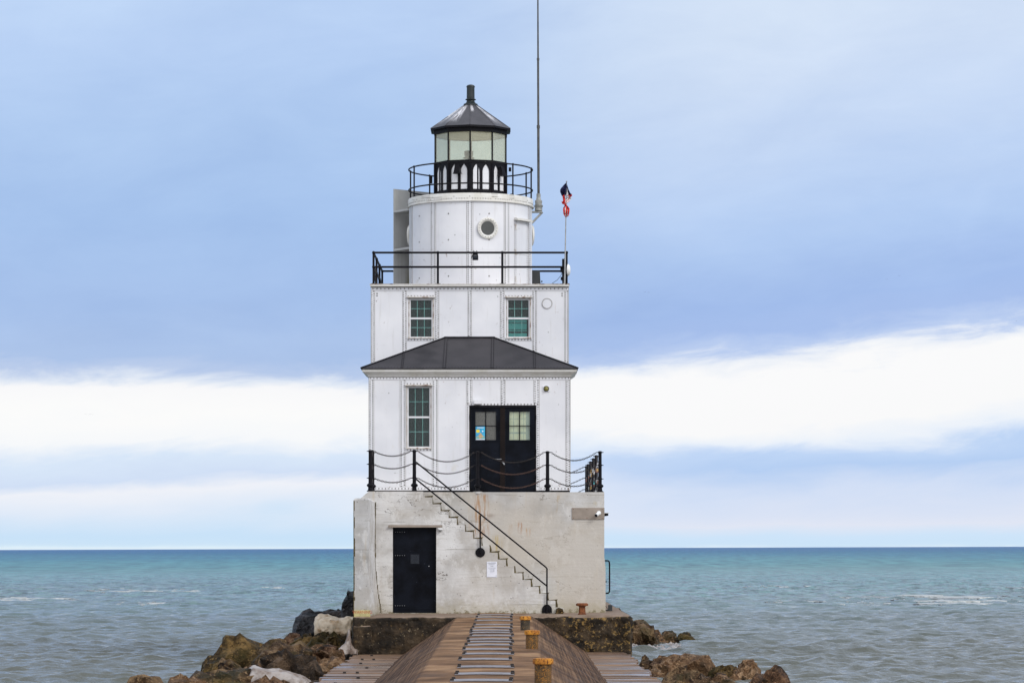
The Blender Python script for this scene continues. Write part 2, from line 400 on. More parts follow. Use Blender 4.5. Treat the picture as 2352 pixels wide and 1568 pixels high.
M['navy'] = metal_paint('flag navy', (0.008, 0.010, 0.055), (0.015, 0.018, 0.085), 0.8, 12, bump=0.1)
M['amber'] = metal_paint('olive amber lens', (0.16, 0.14, 0.02), (0.26, 0.23, 0.04), 0.15, 10, spec=0.6)
M['rust'] = metal_paint('red brown rust', (0.11, 0.035, 0.014), (0.25, 0.085, 0.03), 0.85, 14, fleck=(0.38, 0.16, 0.05), fleck_at=0.6, bump=0.5)
M['orangecap'] = metal_paint('yellow paint over rust', (0.34, 0.12, 0.018), (0.66, 0.29, 0.035), 0.8, 9, fleck=(0.13, 0.04, 0.010), fleck_at=0.53, bump=0.6)
M['bollard'] = metal_paint('stained bollard pipe', (0.055, 0.035, 0.016), (0.17, 0.095, 0.035), 0.85, 14, fleck=(0.42, 0.17, 0.022), fleck_at=0.55, bump=0.6)
M['bollardgrey'] = metal_paint('grey bollard pipe', (0.035, 0.028, 0.02), (0.10, 0.075, 0.045), 0.85, 10, fleck=(0.32, 0.17, 0.05), fleck_at=0.60, bump=0.6)
M['chain'] = metal_paint('black chain', (0.012, 0.011, 0.012), (0.04, 0.03, 0.026), 0.6, 20, fleck=(0.11, 0.05, 0.03), fleck_at=0.62)
M['chainrust'] = metal_paint('rusted chain', (0.05, 0.028, 0.022), (0.12, 0.065, 0.05), 0.7, 20, fleck=(0.2, 0.11, 0.08), fleck_at=0.62)
M['brass'] = metal_paint('dull brass', (0.30, 0.19, 0.07), (0.42, 0.28, 0.12), 0.45, 20, metallic=0.6)
M['silver'] = metal_paint('dull silver', (0.38, 0.38, 0.38), (0.55, 0.55, 0.55), 0.4, 20, metallic=0.6)
M['lockred'] = metal_paint('rusty lock', (0.14, 0.06, 0.05), (0.26, 0.12, 0.09), 0.6, 20)
M['locktl'] = metal_paint('teal lock', (0.10, 0.42, 0.46), (0.15, 0.50, 0.52), 0.4, 20)
M['sidepanel'] = None
M['solid_dark'] = metal_paint('dark equipment casing', (0.030, 0.034, 0.036), (0.045, 0.05, 0.052), 0.5, 5)
M['pale'] = metal_paint('pale ceiling paint', (0.60, 0.57, 0.42), (0.68, 0.65, 0.50), 0.8, 3)
M['icewhite'] = ice_mat('clean ice', (0.40, 0.355, 0.325), (0.17, 0.12, 0.09))
M['icecream'] = ice_mat('stained ice', (0.66, 0.54, 0.39), (0.44, 0.29, 0.16))
M['slush'] = ice_mat('slush ice', (0.56, 0.57, 0.55), (0.22, 0.23, 0.21))
M['darkslush'] = ice_mat('wet grey slush', (0.30, 0.31, 0.30), (0.06, 0.06, 0.055))
M['rock_brown'] = rock_mat('brown limestone', (0.016, 0.009, 0.005), (0.135, 0.076, 0.036), (0.42, 0.27, 0.14))
M['rock_olive'] = rock_mat('olive limestone', (0.015, 0.009, 0.003), (0.115, 0.070, 0.023), (0.36, 0.22, 0.075), moss=(0.080, 0.062, 0.014), moss_amt=0.75)
M['rock_red'] = rock_mat('reddish brown rock', (0.018, 0.009, 0.005), (0.17, 0.085, 0.042), (0.44, 0.25, 0.14), moss_amt=0.3)
M['rock_tan'] = rock_mat('tan limestone', (0.045, 0.021, 0.009), (0.27, 0.145, 0.068), (0.54, 0.34, 0.19), moss=(0.12, 0.075, 0.035), moss_amt=0.45)
M['rock_dark'] = rock_mat('dark wet rock', (0.012, 0.009, 0.007), (0.048, 0.034, 0.024), (0.15, 0.11, 0.08), moss=(0.022, 0.017, 0.010), rough=0.5)
M['rock_ridge'] = rock_mat('dark crusted block', (0.016, 0.010, 0.006), (0.075, 0.047, 0.028), (0.21, 0.135, 0.08), moss=(0.028, 0.018, 0.010), moss_amt=0.8)
M['rock_slate'] = rock_mat('blue black slate', (0.016, 0.014, 0.014), (0.075, 0.068, 0.070), (0.21, 0.19, 0.19), moss=(0.026, 0.032, 0.030), rough=0.5, strat=0.85)
M['water'] = water_mat()

def side_panel_mat():
    m, k, b, o = new_mat('grey sheet with algae runs')
    p = k.pos()
    sep = k.n('ShaderNodeSeparateXYZ'); k.l(p, sep.inputs[0])
    c = k.ramp(k.noise(p, 1.6, 4), [(0.3, (0.40, 0.40, 0.385)), (0.7, (0.50, 0.50, 0.485))])
    s = k.noise(k.scl(p, (14, 14, 0.5)), 1.0, 4, 0.6)
    f = k.m('MULTIPLY', k.rng(sep.outputs[0], -2.86, -2.70), k.rng(sep.outputs[2], 9.3, 8.6))
    c = k.mix(k.m('MULTIPLY', k.m('MULTIPLY', f, k.rng(s, 0.36, 0.58)), 0.8), c, (0.16, 0.15, 0.04))
    c = k.mix(k.m('MULTIPLY', k.rng(s, 0.55, 0.75), 0.4), c, (0.28, 0.27, 0.22))
    k.put(b.inputs['Base Color'], c); b.inputs['Roughness'].default_value = 0.55
    return m
M['sidepanel'] = side_panel_mat()

def lantern_roof_mat():
    m, k, b, o = new_mat('lantern roof with bird lime')
    p = k.pos()
    c = k.ramp(k.noise(p, 3, 4), [(0.3, (0.050, 0.047, 0.052)), (0.7, (0.078, 0.073, 0.080))])
    # white droppings run down from the finial
    sep = k.n('ShaderNodeSeparateXYZ'); k.l(p, sep.inputs[0])
    dx = k.m('SUBTRACT', sep.outputs[0], -1.08); dy = k.m('SUBTRACT', sep.outputs[1], 78.0)
    an = k.m('ARCTAN2', dx, k.m('MULTIPLY', dy, -1.0))
    cmb = k.n('ShaderNodeCombineXYZ')
    k.l(k.m('MULTIPLY', an, 26.0), cmb.inputs[0]); k.l(k.m('MULTIPLY', sep.outputs[2], 5.0), cmb.inputs[1])
    s = k.noise(cmb.outputs[0], 1.0, 5, 0.75)
    zone = k.m('MULTIPLY', k.rng(sep.outputs[2], 12.50, 12.85), k.rng(sep.outputs[2], 13.12, 13.02))
    def near(a0, w):
        return k.rng(k.m('ABSOLUTE', k.m('SUBTRACT', an, a0)), w, w * 0.55)
    sel = k.m('MAXIMUM', k.m('MAXIMUM', near(-0.62, 0.30), near(-1.22, 0.35)), k.m('MAXIMUM', near(0.95, 0.22), k.m('MULTIPLY', near(0.12, 0.14), k.rng(sep.outputs[2], 12.86, 12.95))))
    f = k.m('MULTIPLY', k.m('MULTIPLY', zone, sel), k.rng(s, 0.43, 0.53))
    c = k.mix(f, c, (0.72, 0.71, 0.73))
    k.put(b.inputs['Base Color'], c); b.inputs['Roughness'].default_value = 0.5
    return m
M['lanternroof'] = lantern_roof_mat()

def warning_mat():
    m, k, b, o = new_mat('faded yellow warning sheet')
    p = k.pos()
    sep = k.n('ShaderNodeSeparateXYZ'); k.l(p, sep.inputs[0])
    c = k.ramp(k.noise(p, 6, 4), [(0.3, (0.46, 0.40, 0.17)), (0.7, (0.58, 0.52, 0.26))])
    edge = k.m('ADD', sep.outputs[2], k.m('MULTIPLY', k.m('SUBTRACT', k.noise(p, 16, 5, 0.7), 0.5), 0.16))
    c = k.mix(k.rng(edge, -0.01, -0.10), c, (0.085, 0.065, 0.04))
    c = k.mix(k.m('MULTIPLY', k.rng(edge, -0.175, -0.20), 0.9), c, (0.42, 0.38, 0.33))
    k.put(b.inputs['Base Color'], c); b.inputs['Roughness'].default_value = 0.65
    return m
M['warning'] = warning_mat()

# ------------------------------------------------------------------ mesh builder
class MB:
    def __init__(s):
        s.v = []; s.f = []; s.m = []
    def add(s, verts, faces, mi=0):
        o = len(s.v)
        s.v += [tuple(q) for q in verts]
        s.f += [tuple(i + o for i in f) for f in faces]
        s.m += [mi] * len(faces)
    def box(s, x0, x1, y0, y1, z0, z1, mi=0):
        v = [(x, y, z) for x in (x0, x1) for y in (y0, y1) for z in (z0, z1)]
        s.add(v, [(0, 1, 3, 2), (4, 6, 7, 5), (0, 4, 5, 1), (2, 3, 7, 6), (0, 2, 6, 4), (1, 5, 7, 3)], mi)
    def prism(s, poly, y0, y1, mi=0):
        """poly: (x, z) outline, extruded along y."""
        n = len(poly)
        v = [(x, y0, z) for x, z in poly] + [(x, y1, z) for x, z in poly]
        s.add(v, [tuple(range(n)), tuple(range(2 * n - 1, n - 1, -1))] + [(i, (i + 1) % n, n + (i + 1) % n, n + i) for i in range(n)], mi)
    def plate(s, outer, holes, y0, y1, mi=0, mi_side=None):
        """a sheet in the xz plane between y0 and y1, with holes cut through it."""
        bm = bmesh.new()
        loops = [outer] + list(holes); edges = []; rings = []
        for lp in loops:
            vs = [bm.verts.new((a, 0, c)) for a, c in lp]
            rings.append(vs)
            edges += [bm.edges.new((vs[i], vs[(i + 1) % len(vs)])) for i in range(len(vs))]
        bm.verts.index_update()
        bmesh.ops.triangle_fill(bm, edges=edges, use_beauty=True, use_dissolve=False, normal=(0, -1, 0))
        bm.verts.index_update()
        pts = [(v.co.x, v.co.z) for v in bm.verts]
        tris = [tuple(v.index for v in f.verts) for f in bm.faces]
        n = len(pts)
        v = [(a, y0, c) for a, c in pts] + [(a, y1, c) for a, c in pts]
        s.add(v, tris + [tuple(n + i for i in reversed(t)) for t in tris], mi)
        for r in rings:
            ids = [q.index for q in r]
            vv = [(pts[i][0], y0, pts[i][1]) for i in ids] + [(pts[i][0], y1, pts[i][1]) for i in ids]
            k = len(ids)
            s.add(vv, [(i, (i + 1) % k, k + (i + 1) % k, k + i) for i in range(k)], mi if mi_side is None else mi_side)
        bm.free()
    def tube(s, pts, r, seg=10, mi=0, closed=False, caps=True):
        pts = [Vector(p) for p in pts]; n = len(pts)
        rs = r if isinstance(r, (list, tuple)) else [r] * n
        up = None; rings = []
        for i, p in enumerate(pts):
            if closed: t = pts[(i + 1) % n] - pts[i - 1]
            else: t = pts[min(i + 1, n - 1)] - pts[max(i - 1, 0)]
            t.normalize()
            if up is None:
                up = t.orthogonal().normalized()
            else:
                up = (up - t * up.dot(t)).normalized()
            w = t.cross(up)
            rings.append([p + (up * math.cos(a) + w * math.sin(a)) * rs[i] for a in (2 * math.pi * q / seg for q in range(seg))])
        v = [q for rg in rings for q in rg]; f = []
        for i in range(n if closed else n - 1):
            a, b = i * seg, ((i + 1) % n) * seg
            f += [(a + q, a + (q + 1) % seg, b + (q + 1) % seg, b + q) for q in range(seg)]
        if caps and not closed:
            f += [tuple(range(seg))[::-1], tuple(range((n - 1) * seg, n * seg))]
        s.add(v, f, mi)
    def lathe(s, prof, c, seg=24, mi=0, axis='z', a0=0.0, a1=2 * math.pi):
        """prof: (radius, height) pairs from bottom to top, turned about an upright (z) or level (y) axis through c."""
        full = abs(a1 - a0 - 2 * math.pi) < 1e-6
        ns = seg if full else seg + 1
        v = []; f = []
        for r, h in prof:
            for q in range(ns):
                a = a0 + (a1 - a0) * q / seg
                dx, dy = r * math.sin(a), -r * math.cos(a)
                if axis == 'z': v.append((c[0] + dx, c[1] + dy, c[2] + h))
                elif axis == 'y': v.append((c[0] + dx, c[1] + h, c[2] + dy))
                else: v.append((c[0] + h, c[1] + dx, c[2] + dy))
        for i in range(len(prof) - 1):
            for q in range(seg):
                q2 = (q + 1) % ns
                f.append((i * ns + q, i * ns + q2, (i + 1) * ns + q2, (i + 1) * ns + q))
        s.add(v, f, mi)
        if full:
            for i, rev in ((0, True), (len(prof) - 1, False)):
                if prof[i][0] > 1e-5:
                    ids = list(range(ns))
                    s.add([v[i * ns + q] for q in ids], [tuple(ids[::-1] if rev else ids)], mi)
    def rivet(s, p, r=0.013, n=(0, -1, 0), mi=1, h=0.6):
        n = Vector(n); u = n.orthogonal().normalized(); w = n.cross(u); p = Vector(p)
        ring = [p + (u * math.cos(a) + w * math.sin(a)) * r for a in (math.pi * q / 3 for q in range(6))]
        top = [p + n * r * h + (q - p) * 0.55 for q in ring]
        s.add(ring + top, [(i, (i + 1) % 6, 6 + (i + 1) % 6, 6 + i) for i in range(6)] + [(6, 7, 8, 9, 10, 11)], mi)
    def ball(s, c, r, seg=12, mi=0, sz=1.0):
        prof = [(max(r * math.cos(a), 1e-4), r * sz * math.sin(a)) for a in (-math.pi / 2 + math.pi * i / 8 for i in range(9))]
        s.lathe(prof, c, seg, mi)
    def build(s, name, mats, parent=None, smooth=False, bevel=0.0, loc=None):
        me = bpy.data.meshes.new(name)
        base = Vector((0, 0, 0))
        if parent is not None:
            q = parent
            while q is not None: base += q.location; q = q.parent
        if loc is not None: base = Vector(loc)
        me.from_pydata([(a - base.x, b - base.y, c - base.z) for a, b, c in s.v], [], s.f)
        for m in (mats if isinstance(mats, (list, tuple)) else [mats]): me.materials.append(m)
        me.polygons.foreach_set('material_index', s.m)
        bm = bmesh.new(); bm.from_mesh(me)
        bmesh.ops.recalc_face_normals(bm, faces=bm.faces[:])
        bm.to_mesh(me); bm.free()
        if smooth:
            me.polygons.foreach_set('use_smooth', [True] * len(me.polygons))
            try: me.set_sharp_from_angle(angle=R(smooth if smooth is not True else 40))
            except Exception: pass
        me.update()
        o = bpy.data.objects.new(name, me); COL.objects.link(o)
        if parent is not None: o.parent = parent
        elif loc is not None: o.location = loc
        if bevel:
            b = o.modifiers.new('bevel', 'BEVEL'); b.width = bevel; b.segments = 2; b.limit_method = 'ANGLE'; b.angle_limit = R(40)
        return o

def tag(o, label=None, cat=None, group=None, kind=None):
    if label: o['label'] = label
    if cat: o['category'] = cat
    if group: o['group'] = group
    if kind: o['kind'] = kind
    return o
def empty(name, loc, label, cat, group=None):
    o = bpy.data.objects.new(name, None); COL.objects.link(o)
    o.location = loc; o.empty_display_size = 0.2
    return tag(o, label, cat, group)
def copy_tree(o, parent=None):
    c = o.copy(); COL.objects.link(c)
    if parent is not None: c.parent = parent
    for ch in list(o.children): copy_tree(ch, c)
    return c
def rect(px0, px1, py0, py1, d):
    return [(X(px0, d), Z(py1, d)), (X(px1, d), Z(py1, d)), (X(px1, d), Z(py0, d)), (X(px0, d), Z(py0, d))]
def lettering(text, size, mat, name, at, parent, spread=1.0):
    cu = bpy.data.curves.new(name, 'FONT'); cu.body = text; cu.size = size; cu.align_x = 'CENTER'; cu.extrude = 0.0015
    cu.space_character = spread
    t = bpy.data.objects.new(name, cu); COL.objects.link(t)
    bpy.context.view_layer.update()
    me = bpy.data.meshes.new_from_object(t.evaluated_get(bpy.context.evaluated_depsgraph_get()))
    bpy.data.objects.remove(t); me.name = name
    me.transform(Matrix.Translation(Vector(at) - parent.location) @ Matrix.Rotation(R(90), 4, 'X'))
    me.materials.clear(); me.materials.append(mat)
    o = bpy.data.objects.new(name, me); COL.objects.link(o); o.parent = parent
    return o

# ------------------------------------------------------------------ distances of the lighthouse planes
D1, D2, D3, D4 = 71.46, 72.35, 73.30, 75.50     # stair face, terrace face, lower storey, upper storey
TOPZ = 2.917                                     # terrace level
LX0, LX1 = -3.515, 1.432                         # lower storey
UX0, UX1, UY1 = -3.555, 1.431, 80.5              # upper storey
DC = (-1.08, 78.0)                               # axis of drum and lantern
DR = 1.603
DECKZ, GALZ = 8.22, 10.64

house = empty('lighthouse', (-1.05, 76.0, 0.0), 'white riveted steel lighthouse with black lantern on a pale concrete base', 'lighthouse')

# --- concrete base with its stair
steps = [(X(832, D1) + 0.0, 0.0), (X(829, D1), Z(1143, D1)), (X(847, D1), TOPZ)]
sx, sy = 972.0, 1141.5
steps.append((X(sx, D1), TOPZ)); steps.append((X(sx, D1), Z(sy, D1)))
for i in range(17):
    nx, ny = sx + 19.0, sy + 15.88
    steps.append((X(nx, D1), Z(sy, D1)))
    if i < 16:
        steps.append((X(nx, D1), Z(min(ny, 1408), D1)))
    sx, sy = nx, ny
steps.append((X(sx, D1), 0.0))
steps[0] = (X(829, D1), 0.0)
b = MB()
doorhole = rect(902, 1002, 1210, 1407, D1)
b.plate(steps, [doorhole], D1, D2 + 0.02)
b.build('stair', M['concrete'], house, bevel=0.014)

b = MB(); gr_ = random.Random(21)
sx, sy = 972.0, 1141.5
b.prism([(X(971, D2), Z(1130, D2)), (X(971 + 3.5, D2), Z(1130, D2)), (X(971 + 3, D2), Z(1143, D2)), (X(970, D2), Z(1143, D2))], D2 - 0.006, D2 - 0.001)
for i in range(16):
    a = gr_.uniform(0.3, 1.0); c2 = gr_.uniform(0.4, 1.0)
    tr, tl = 3.0 + 2.8 * a, 2.4 + 2.4 * c2
    x0_, x1_, y0_, y1_ = sx, sx + 19.0, sy, sy + 15.88
    if gr_.random() < 0.95: b.prism([(X(x0_ + gr_.uniform(2, 9), D2), Z(y0_ + 1, D2)), (X(x1_ + tr * .4, D2), Z(y0_ + 1, D2)), (X(x1_ + tr, D2), Z(y0_ - tl, D2)), (X(x0_ + gr_.uniform(2, 6), D2), Z(y0_ - tl * 0.55, D2))], D2 - 0.006, D2 - 0.001)
    b.prism([(X(x1_ - 1, D2), Z(y1_ + 1, D2)), (X(x1_ - 1, D2), Z(y0_ - 1, D2)), (X(x1_ + tr * 0.5, D2), Z(y0_ - 1, D2)), (X(x1_ + tr * gr_.uniform(.5, 1), D2), Z((y0_ + y1_) / 2, D2)), (X(x1_ + tr, D2), Z(y1_ + 1, D2))], D2 - 0.0065, D2 - 0.001)
    sx, sy = x1_, y1_
b.m = [1] * len(b.m)
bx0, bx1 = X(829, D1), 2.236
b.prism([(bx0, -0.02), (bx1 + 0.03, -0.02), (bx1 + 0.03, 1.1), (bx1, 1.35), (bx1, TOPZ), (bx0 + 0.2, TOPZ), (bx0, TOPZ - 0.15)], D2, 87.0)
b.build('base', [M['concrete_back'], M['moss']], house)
b = MB()   # plinth stone under the third post
b.lathe([(0.12, -0.05), (0.12, 0.0), (0.10, 0.012)], (X(1097, D2), D2 + 0.10, TOPZ), 16)
b.build('post_plinth', M['concrete'], house, smooth=True)

# buttress wall beside the steel door
b = MB()
f0 = 68.2
xa, xb = X(812, f0), X(846, f0)
lv = [-0.2, 0.15, 0.6, 0.95, 1.2, 1.6, 2.2, 2.66, 2.70]
def flare(z): return 0.0 if z > 1.25 else 0.135 * ((1.25 - max(z, 0)) / 1.25) ** 1.6
v = []; ff = []
ny = 9
for z in lv:
    ins = 0.03 if z == 2.70 else 0.0
    row = []
    for i in range(ny):
        t = i / (ny - 1)
        row.append((xb - ins + flare(z) * t ** 0.7 + 0.012 * math.sin(5 * z + 4 * t), f0 + ins + (D1 - f0) * t, z))
    row.append((xa + ins, D1, z)); row.append((xa + ins, f0 + ins, z))
    v += row
n = ny + 2
for i in range(len(lv) - 1):
    for j in range(n): ff.append((i * n + j, i * n + (j + 1) % n, (i + 1) * n + (j + 1) % n, (i + 1) * n + j))
ff.append(tuple(range(n))); ff.append(tuple(range((len(lv) - 1) * n, len(lv) * n)))
b.add(v, ff)
for q, f_ in enumerate(b.f):
    ys_ = [b.v[i][1] for i in f_]
    if max(ys_) < f0 + 0.05: b.m[q] = 1  # front faces use the darker grey concrete
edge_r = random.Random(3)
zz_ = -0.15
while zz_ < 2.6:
    h_ = edge_r.uniform(0.08, 0.3); b.box(xa - 0.002, xa + edge_r.uniform(0.012, 0.04), f0 - 0.003, f0 + 0.3, zz_, min(zz_ + h_, 2.64), 2); zz_ += h_ + 0.001  # dark uneven strip down the left front edge
b.build('buttress', [M['concrete'], M['concrete_grey'], M['moss']], house)
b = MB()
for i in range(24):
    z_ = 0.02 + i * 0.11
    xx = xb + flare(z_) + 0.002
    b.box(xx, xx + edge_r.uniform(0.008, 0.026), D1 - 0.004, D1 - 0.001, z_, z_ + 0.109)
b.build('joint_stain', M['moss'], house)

# steel door in the base
b = MB()
dd = D1 + 0.10
b.box(X(902, D1) + 0.004, X(1002, D1) - 0.004, dd, dd + 0.05, 0.0, Z(1210, D1) - 0.003)
for z in (0.16, 1.36, 1.92):
    b.box(X(902, D1) + 0.03, X(902, D1) + 0.30, dd - 0.012, dd - 0.001, z, z + 0.05)
    for q in range(5): b.rivet((X(902, D1) + 0.06 + q * 0.055, dd - 0.012, z + 0.025), 0.009, mi=1)
b.box(X(902, D1) + 0.02, X(1002, D1) - 0.03, dd - 0.008, dd - 0.001, 0.09, 0.12)
sd = b.build('steel_door', [M['door'], M['galv']], house, bevel=0.004)
b = MB(); b.tube([(X(985, D1), dd - 0.002, 1.13), (X(985, D1), dd - 0.03, 1.13)], 0.012, 8); b.build('lock', M['galv'], sd)
b = MB()
b.box(X(892, D1), X(1016, D1), D1 - 0.07, D1 - 0.002, Z(1210.5, D1), Z(1208, D1)); b.box(X(892, D1), X(1016, D1), D1 - 0.012, D1 - 0.002, Z(1208, D1), Z(1205, D1))
b.build('door_hood', M['brownplate'], house)

# --- riveted plate walls
def seam_strip(mb, px0, px1, py0, py1, d, cols=2, pitch=0.056, r=0.0165, proud=0.010):
    """a riveted cover strip: pale face (slot 0), dirty backing edge (slot 2), rivet heads (slot 1)"""
    x0, x1, z0, z1 = X(px0, d), X(px1, d), Z(py1, d), Z(py0, d)
    mb.box(x0 - 0.008, x1 + 0.008, d - 0.004, d + 0.01, z0, z1, 2)
    mb.box(x0, x1, d - proud, d - 0.0045, z0 + 0.004, z1 - 0.004, 0)
    w = x1 - x0
    if z1 - z0 >= w:
        n = int((z1 - z0) / pitch)
        for q in range(n):
            z = z0 + (q + 0.5) * (z1 - z0) / n
            for c in range(cols):
                x = x0 + w * (c + 1) / (cols + 1) if cols > 1 else (x0 + x1) / 2
                if cols > 1: x = x0 + w * (0.22 + 0.56 * c / (cols - 1))
                zz = z + (pitch * 0.25 if c % 2 else -pitch * 0.25)
                mb.rivet((x + rnd.uniform(-.002, .002), d - proud, zz), r * rnd.uniform(0.85, 1.1))
    else:
        n = int(w / (pitch * 1.4))
        for q in range(n):
            x = x0 + (q + 0.5) * w / n
            for c in range(cols):
                z = (z0 + z1) / 2 if cols == 1 else z0 + (z1 - z0) * (0.25 + 0.5 * c)
                mb.rivet((x, d - proud, z), r * rnd.uniform(0.9, 1.1))

SM = [M['white'], M['rivet'], M['seam']]
# lower storey
b = MB()
wz0, wz1 = Z(1126, D3), Z(864, D3)
winL = rect(933, 991, 885, 1029.5, D3)
dblL = rect(1078, 1231.5, 930.5, 1126, D3)
outer = [(LX0, wz0), (X(1078, D3), wz0), (X(1078, D3), Z(930.5, D3)), (X(1231.5, D3), Z(930.5, D3)), (X(1231.5, D3), wz0), (LX1, wz0), (LX1, wz1), (LX0, wz1)]
b.plate(outer, [winL], D3, D3 + 0.10)
b.box(LX0, LX0 + 0.10, D3 + 0.1, D4, wz0, wz1); b.box(LX1 - 0.10, LX1, D3 + 0.1, D4, wz0, wz1)
T, B = 872.5, 1117
seam_strip(b, 847.5, 858.5, T, B, D3); seam_strip(b, 1299.8, 1309.6, T, B, D3)
seam_strip(b, 919, 931.5, T, B, D3); seam_strip(b, 993, 1005.5, T, B, D3)
seam_strip(b, 1071.5, 1084, T, 926, D3); seam_strip(b, 1150.8, 1160, T, 926, D3); seam_strip(b, 1226, 1238.5, T, 926, D3)
seam_strip(b, 1070.8, 1077, 931, B, D3, cols=1); seam_strip(b, 1232.4, 1238.3, 931, B, D3, cols=1)
seam_strip(b, 1070.8, 1239, 926.2, 930.4, D3, cols=1)
seam_strip(b, 847.5, 1309.6, 864.5, 872.3, D3, cols=1, r=0.015)
seam_strip(b, 859, 1070.4, 1117.2, 1125.6, D3, cols=1); seam_strip(b, 1238.8, 1309.6, 1117.2, 1125.6, D3, cols=1)
seam_strip(b, 931.8, 992.6, 878, 884.5, D3, cols=1); seam_strip(b, 931.8, 992.6, 1030, 1035, D3, cols=1)
b.box(LX0 - 0.002, LX1 + 0.002, D3 - 0.0225, D3 - 0.012, wz1 - 0.022, wz1 - 0.003, 2)  # thin dark strip below the cornice
# rivets on the returns, seen as bumps along the silhouette
for q in range(48):
    z = wz0 + 0.06 + q * 0.057
    b.rivet((LX0, D3 + 0.06, z), 0.016, (-1, 0, 0)); b.rivet((LX1, D3 + 0.06, z), 0.016, (1, 0, 0))
b.build('lower_wall', SM, house)
for xa_, xb_ in ((LX0 + 0.01, X(1078, D3)), (X(1231.5, D3), LX1 - 0.01)):
    b = MB(); b.box(xa_, xb_, D3 + 0.012, D3 + 0.09, TOPZ + 0.001, wz0 - 0.001); b.build('plinth', M['roofdark'], house)
b = MB(); b.box(LX0 + 0.12, LX1 - 0.12, D3 + 0.55, D3 + 0.60, TOPZ + 0.01, wz1); b.build('partition', M['interior'], house)

# cornice round three sides
prof = [(0.0, wz1 - 0.002), (0.022, wz1 + 0.0), (0.022, wz1 + 0.022), (0.035, wz1 + 0.03), (0.075, wz1 + 0.062), (0.125, wz1 + 0.09), (0.128, wz1 + 0.105), (0.155, wz1 + 0.11), (0.165, wz1 + 0.182), (0.0, wz1 + 0.182)]
b = MB(); v = []; ff = []
for o_, z in prof:
    v += [(LX0 - o_, D4, z), (LX0 - o_, D3 - o_, z), (LX1 + o_, D3 - o_, z), (LX1 + o_, D4, z)]
for i in range(len(prof) - 1):
    for j in range(3): ff.append((i * 4 + j, i * 4 + j + 1, i * 4 + 4 + j + 1, i * 4 + 4 + j))
b.add(v, ff)
b.build('cornice', M['cornice'], house)

# porch roof
ez = wz1 + 0.186
eo = 0.185
E = [Vector((LX0 - eo, D3 - eo, ez)), Vector((LX1 + eo, D3 - eo, ez)), Vector((LX1 + eo, D4, ez)), Vector((LX0 - eo, D4, ez))]
rz = Z(776, D4)
RL, RR = Vector((X(1022, D4), D4, rz)), Vector((X(1135, D4), D4, rz))
b = MB()
dz = Vector((0, 0, 0.022))
b.add([E[0], E[1], RR, RL], [(0, 1, 2, 3)]); b.add([E[0], RL, E[3]], [(0, 1, 2)]); b.add([E[1], E[2], RR], [(0, 1, 2)])
roofbase = len(b.f)
for a, c in ((E[3], E[0]), (E[0], E[1]), (E[1], E[2])):
    b.add([a, c, c - dz, a - dz], [(0, 1, 2, 3)], 1)
def on_roof(x, t):          # a point on the front slope above world x, t = 0 at the eave
    y = E[0].y + (D4 - E[0].y) * t
    return Vector((x, y, ez + (rz - ez) * t))
def roof_top(x):
    if x < RL.x: return (x - E[0].x) / (RL.x - E[0].x)
    if x > RR.x: return (E[1].x - x) / (E[1].x - RR.x)
    return 1.0
nr = Vector((0, -(rz - ez), D4 - E[0].y)).normalized()
for px, w in ((927, 0.05), (1022.5, 0.08), (1131, 0.07), (1227, 0.06)):
    x = X(px, 74.3)
    tt = min(roof_top(x - w / 2), roof_top(x + w / 2)) - 0.01
    p0, p1 = on_roof(x, 0.01), on_roof(x, tt)
    for (ww, h, mi) in ((w / 2 + 0.007, 0.004, 1), (w / 2, 0.010, 0)):
        q = [p0 + Vector((-ww, 0, 0)), p0 + Vector((ww, 0, 0)), p1 + Vector((ww, 0, 0)), p1 + Vector((-ww, 0, 0))]
        b.add(q + [a + nr * h for a in q], [(4, 5, 6, 7), (0, 1, 5, 4), (1, 2, 6, 5), (2, 3, 7, 6), (3, 0, 4, 7)], mi)
    L = (p1 - p0).length; k_ = int(L / 0.06)
    for q in range(k_):
        for s_ in (-0.3, 0.3):
            b.rivet(p0.lerp(p1, (q + 0.5) / k_) + Vector((s_ * w, 0, 0)) + nr * 0.010, 0.011, nr, 1)
for q in range(66):
    x = E[0].x + 0.12 + q * (E[1].x - E[0].x - 0.24) / 65
    b.rivet(on_roof(x, 0.03), 0.012, nr, 1)
for a, c in ((E[0], RL), (E[1], RR)):
    b.tube([a + Vector((0, 0, 0.008)), c + Vector((0, 0, 0.008))], 0.022, 6, 1)
    for q in range(40):
        t = 0.03 + q * 0.024
        b.rivet(a.lerp(c, t) + Vector((0, -0.02, 0.02)), 0.015, (0, -0.3, 0.95), 1)
b.tube([RL, RR], 0.03, 6, 1)
b.box(RL.x - 0.02, RR.x + 0.02, D4 - 0.03, D4 - 0.002, rz - 0.05, rz + 0.035, 1)
pr = b.build('porch_roof', [M['roof'], M['roofdark']], house)

